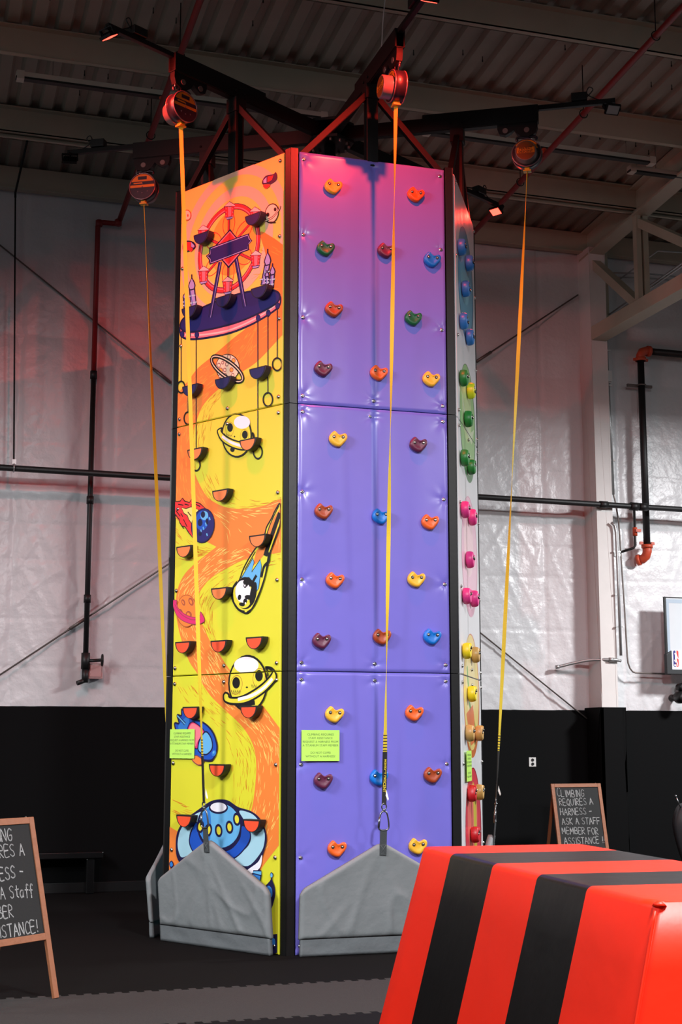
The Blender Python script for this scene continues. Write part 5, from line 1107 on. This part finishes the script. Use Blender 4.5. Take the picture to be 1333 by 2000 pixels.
# moulded machine casing
mc = empty('machine_casing', (5.65, 1.6, 0), 'dark grey moulded machine casing with a lighter inset, cut off at the right edge', 'machine')
MY = 1.6
mp = lambda px, py: wall_pt(px, py, MY)
prof = [(1345, 1568), (1328, 1570), (1318, 1585), (1314, 1605), (1316, 1625), (1322, 1650), (1330, 1675), (1340, 1700)]
vs = []; NS = 14; rings = []
L = smooth_pts(prof, 4, False); base = [mp(*p) for p in L]; cxx = 6.0
mb = MB(); n = len(base)
for k in range(NS+1):
    th = PI*k/NS
    rings.append([Vector((cxx-(cxx-p.x)*math.cos(th)*1.0 if True else 0, p.y-.0-.30*math.sin(th), p.z)) for p in base])
vs = [v for r in rings for v in r]; fs = []
for i in range(NS):
    for k in range(n-1): fs.append((i*n+k, i*n+k+1, (i+1)*n+k+1, (i+1)*n+k))
mb.add(vs, fs, 0, True); tops = [r[0] for r in rings]; bots = [r[-1] for r in rings]; mb.add(tops, [tuple(range(len(tops)))], 0); mb.add(bots, [tuple(range(len(bots)))], 0)
mb.add([r[0] for r in (rings[0], rings[-1])]+[], [], 0); bk0 = rings[0]; bk1 = rings[-1]; mb.add(bk0+bk1, [(k, k+1, n+k+1, n+k) for k in range(n-1)], 0)
sh = mb.build('shell', mat('machine_dark_grey', (52, 56, 60), .35, bump=.05), parent=mc)
mb = MB(); zb = base[-1].z; mb.span((cxx-.28, MY-.22, 0), (cxx+.28, MY+.02, .06)); mb.span((cxx-.10, MY-.18, .05), (cxx+.10, MY-.02, max(zb, .1)+.02)); mb.build('base', M_BLACKPL, parent=mc, bevel=.01)
i0 = mp(1336, 1592)
mb = MB(); pts = []
for (px, py) in smooth_pts([(1336, 1588), (1330, 1600), (1328, 1615), (1331, 1635), (1336, 1650), (1350, 1650), (1355, 1600)], 4): q = mp(px, py); pts.append(Vector((q.x, MY-.28-.02, q.z)))
mb.prism(pts, (0, -.03, 0)); mb.build('inset_panel', mat('machine_light_grey', (130, 138, 148), .35), parent=mc, bevel=.006)
for p in ((1320, 1587),): q = mp(*p); mb = MB(); mb.lathe(Vector((q.x+.01, MY-.16, q.z)), (-.2, -1, 0), [(0, .015), (.02, .013), (.025, .006)], 12); mb.build('bolt', M_CHROME, parent=mc)
mb = MB(); a = mp(1319, 1574); b = mp(1313, 1556); mb.tube([(a.x+.02, MY-.1, a.z-.02), (b.x, MY-.1, b.z)], .008, 8); mb.lathe((b.x, MY-.1, b.z-.005), (-.3, 0, 1), [(0, .012), (.02, .014), (.03, .006)], 10); mb.build('lever', M_LINK, parent=mc)
# ================================================================== LIGHT
def area(name, loc, size, power, target, col=(.97, .985, 1), sy=None, spread=PI):
    L = bpy.data.lights.new(name, 'AREA'); L.energy = power; L.color = col; L.size = size; L.spread = spread
    if sy: L.shape = 'RECTANGLE'; L.size_y = sy
    o = bpy.data.objects.new(name, L); C.objects.link(o); o.location = loc
    o.rotation_euler = (Vector(target)-Vector(loc)).to_track_quat('-Z', 'Y').to_euler(); return o
area('bay_or_fill', (-.3, -10.5, 7.3), 1.0, 1700, (-.3, -10.3, 2))
area('bay_or_fill', (-8.5, -1.0, 6.2), 1.2, 230, (-8.5, -1, 0))
area('bay_or_fill', (9.2, -1.5, 6.6), 1.2, 1650, (9.2, -1.5, 0))
area('bay_or_fill', (-11, -6.5, 7.2), 2.6, 160, (-1.3, -.9, 2.4), spread=R(62))  # added fill light with narrowed spread, brightens the yellow face; no real fixture
area('bay_or_fill', (-7.5, -10.5, 7.0), 1.2, 620, (-7.3, -10.4, 0))  # fill light added to lift the left side of the striped box
area('bay_or_fill', (6.5, -12, 7.2), 1.2, 700, (6.4, -11.8, 1))  # extra fill from the front right, put in for the white face
W_ = bpy.data.worlds.new('hall'); bpy.context.scene.world = W_; W_.use_nodes = True
bg = W_.node_tree.nodes['Background']; bg.inputs[0].default_value = (.9, .95, 1, 1); bg.inputs[1].default_value = .15
# ================================================================== CAMERA
cam = bpy.data.cameras.new('camera'); co = bpy.data.objects.new('camera', cam); C.objects.link(co)
cam.sensor_fit = 'VERTICAL'; cam.sensor_height = 36; cam.sensor_width = 24; cam.lens = 36*FPX/2000
co.location = CAM; co.rotation_euler = (PI/2+PITCH, 0, -YAW); cam.clip_end = 200
sc = bpy.context.scene; sc.camera = co
sc.view_settings.view_transform = 'Standard'; sc.view_settings.look = 'None'; sc.view_settings.exposure = 0; sc.view_settings.gamma = 1; sc.view_settings.use_curve_mapping = False
# ids: shared groups keep Blender's own suffixes
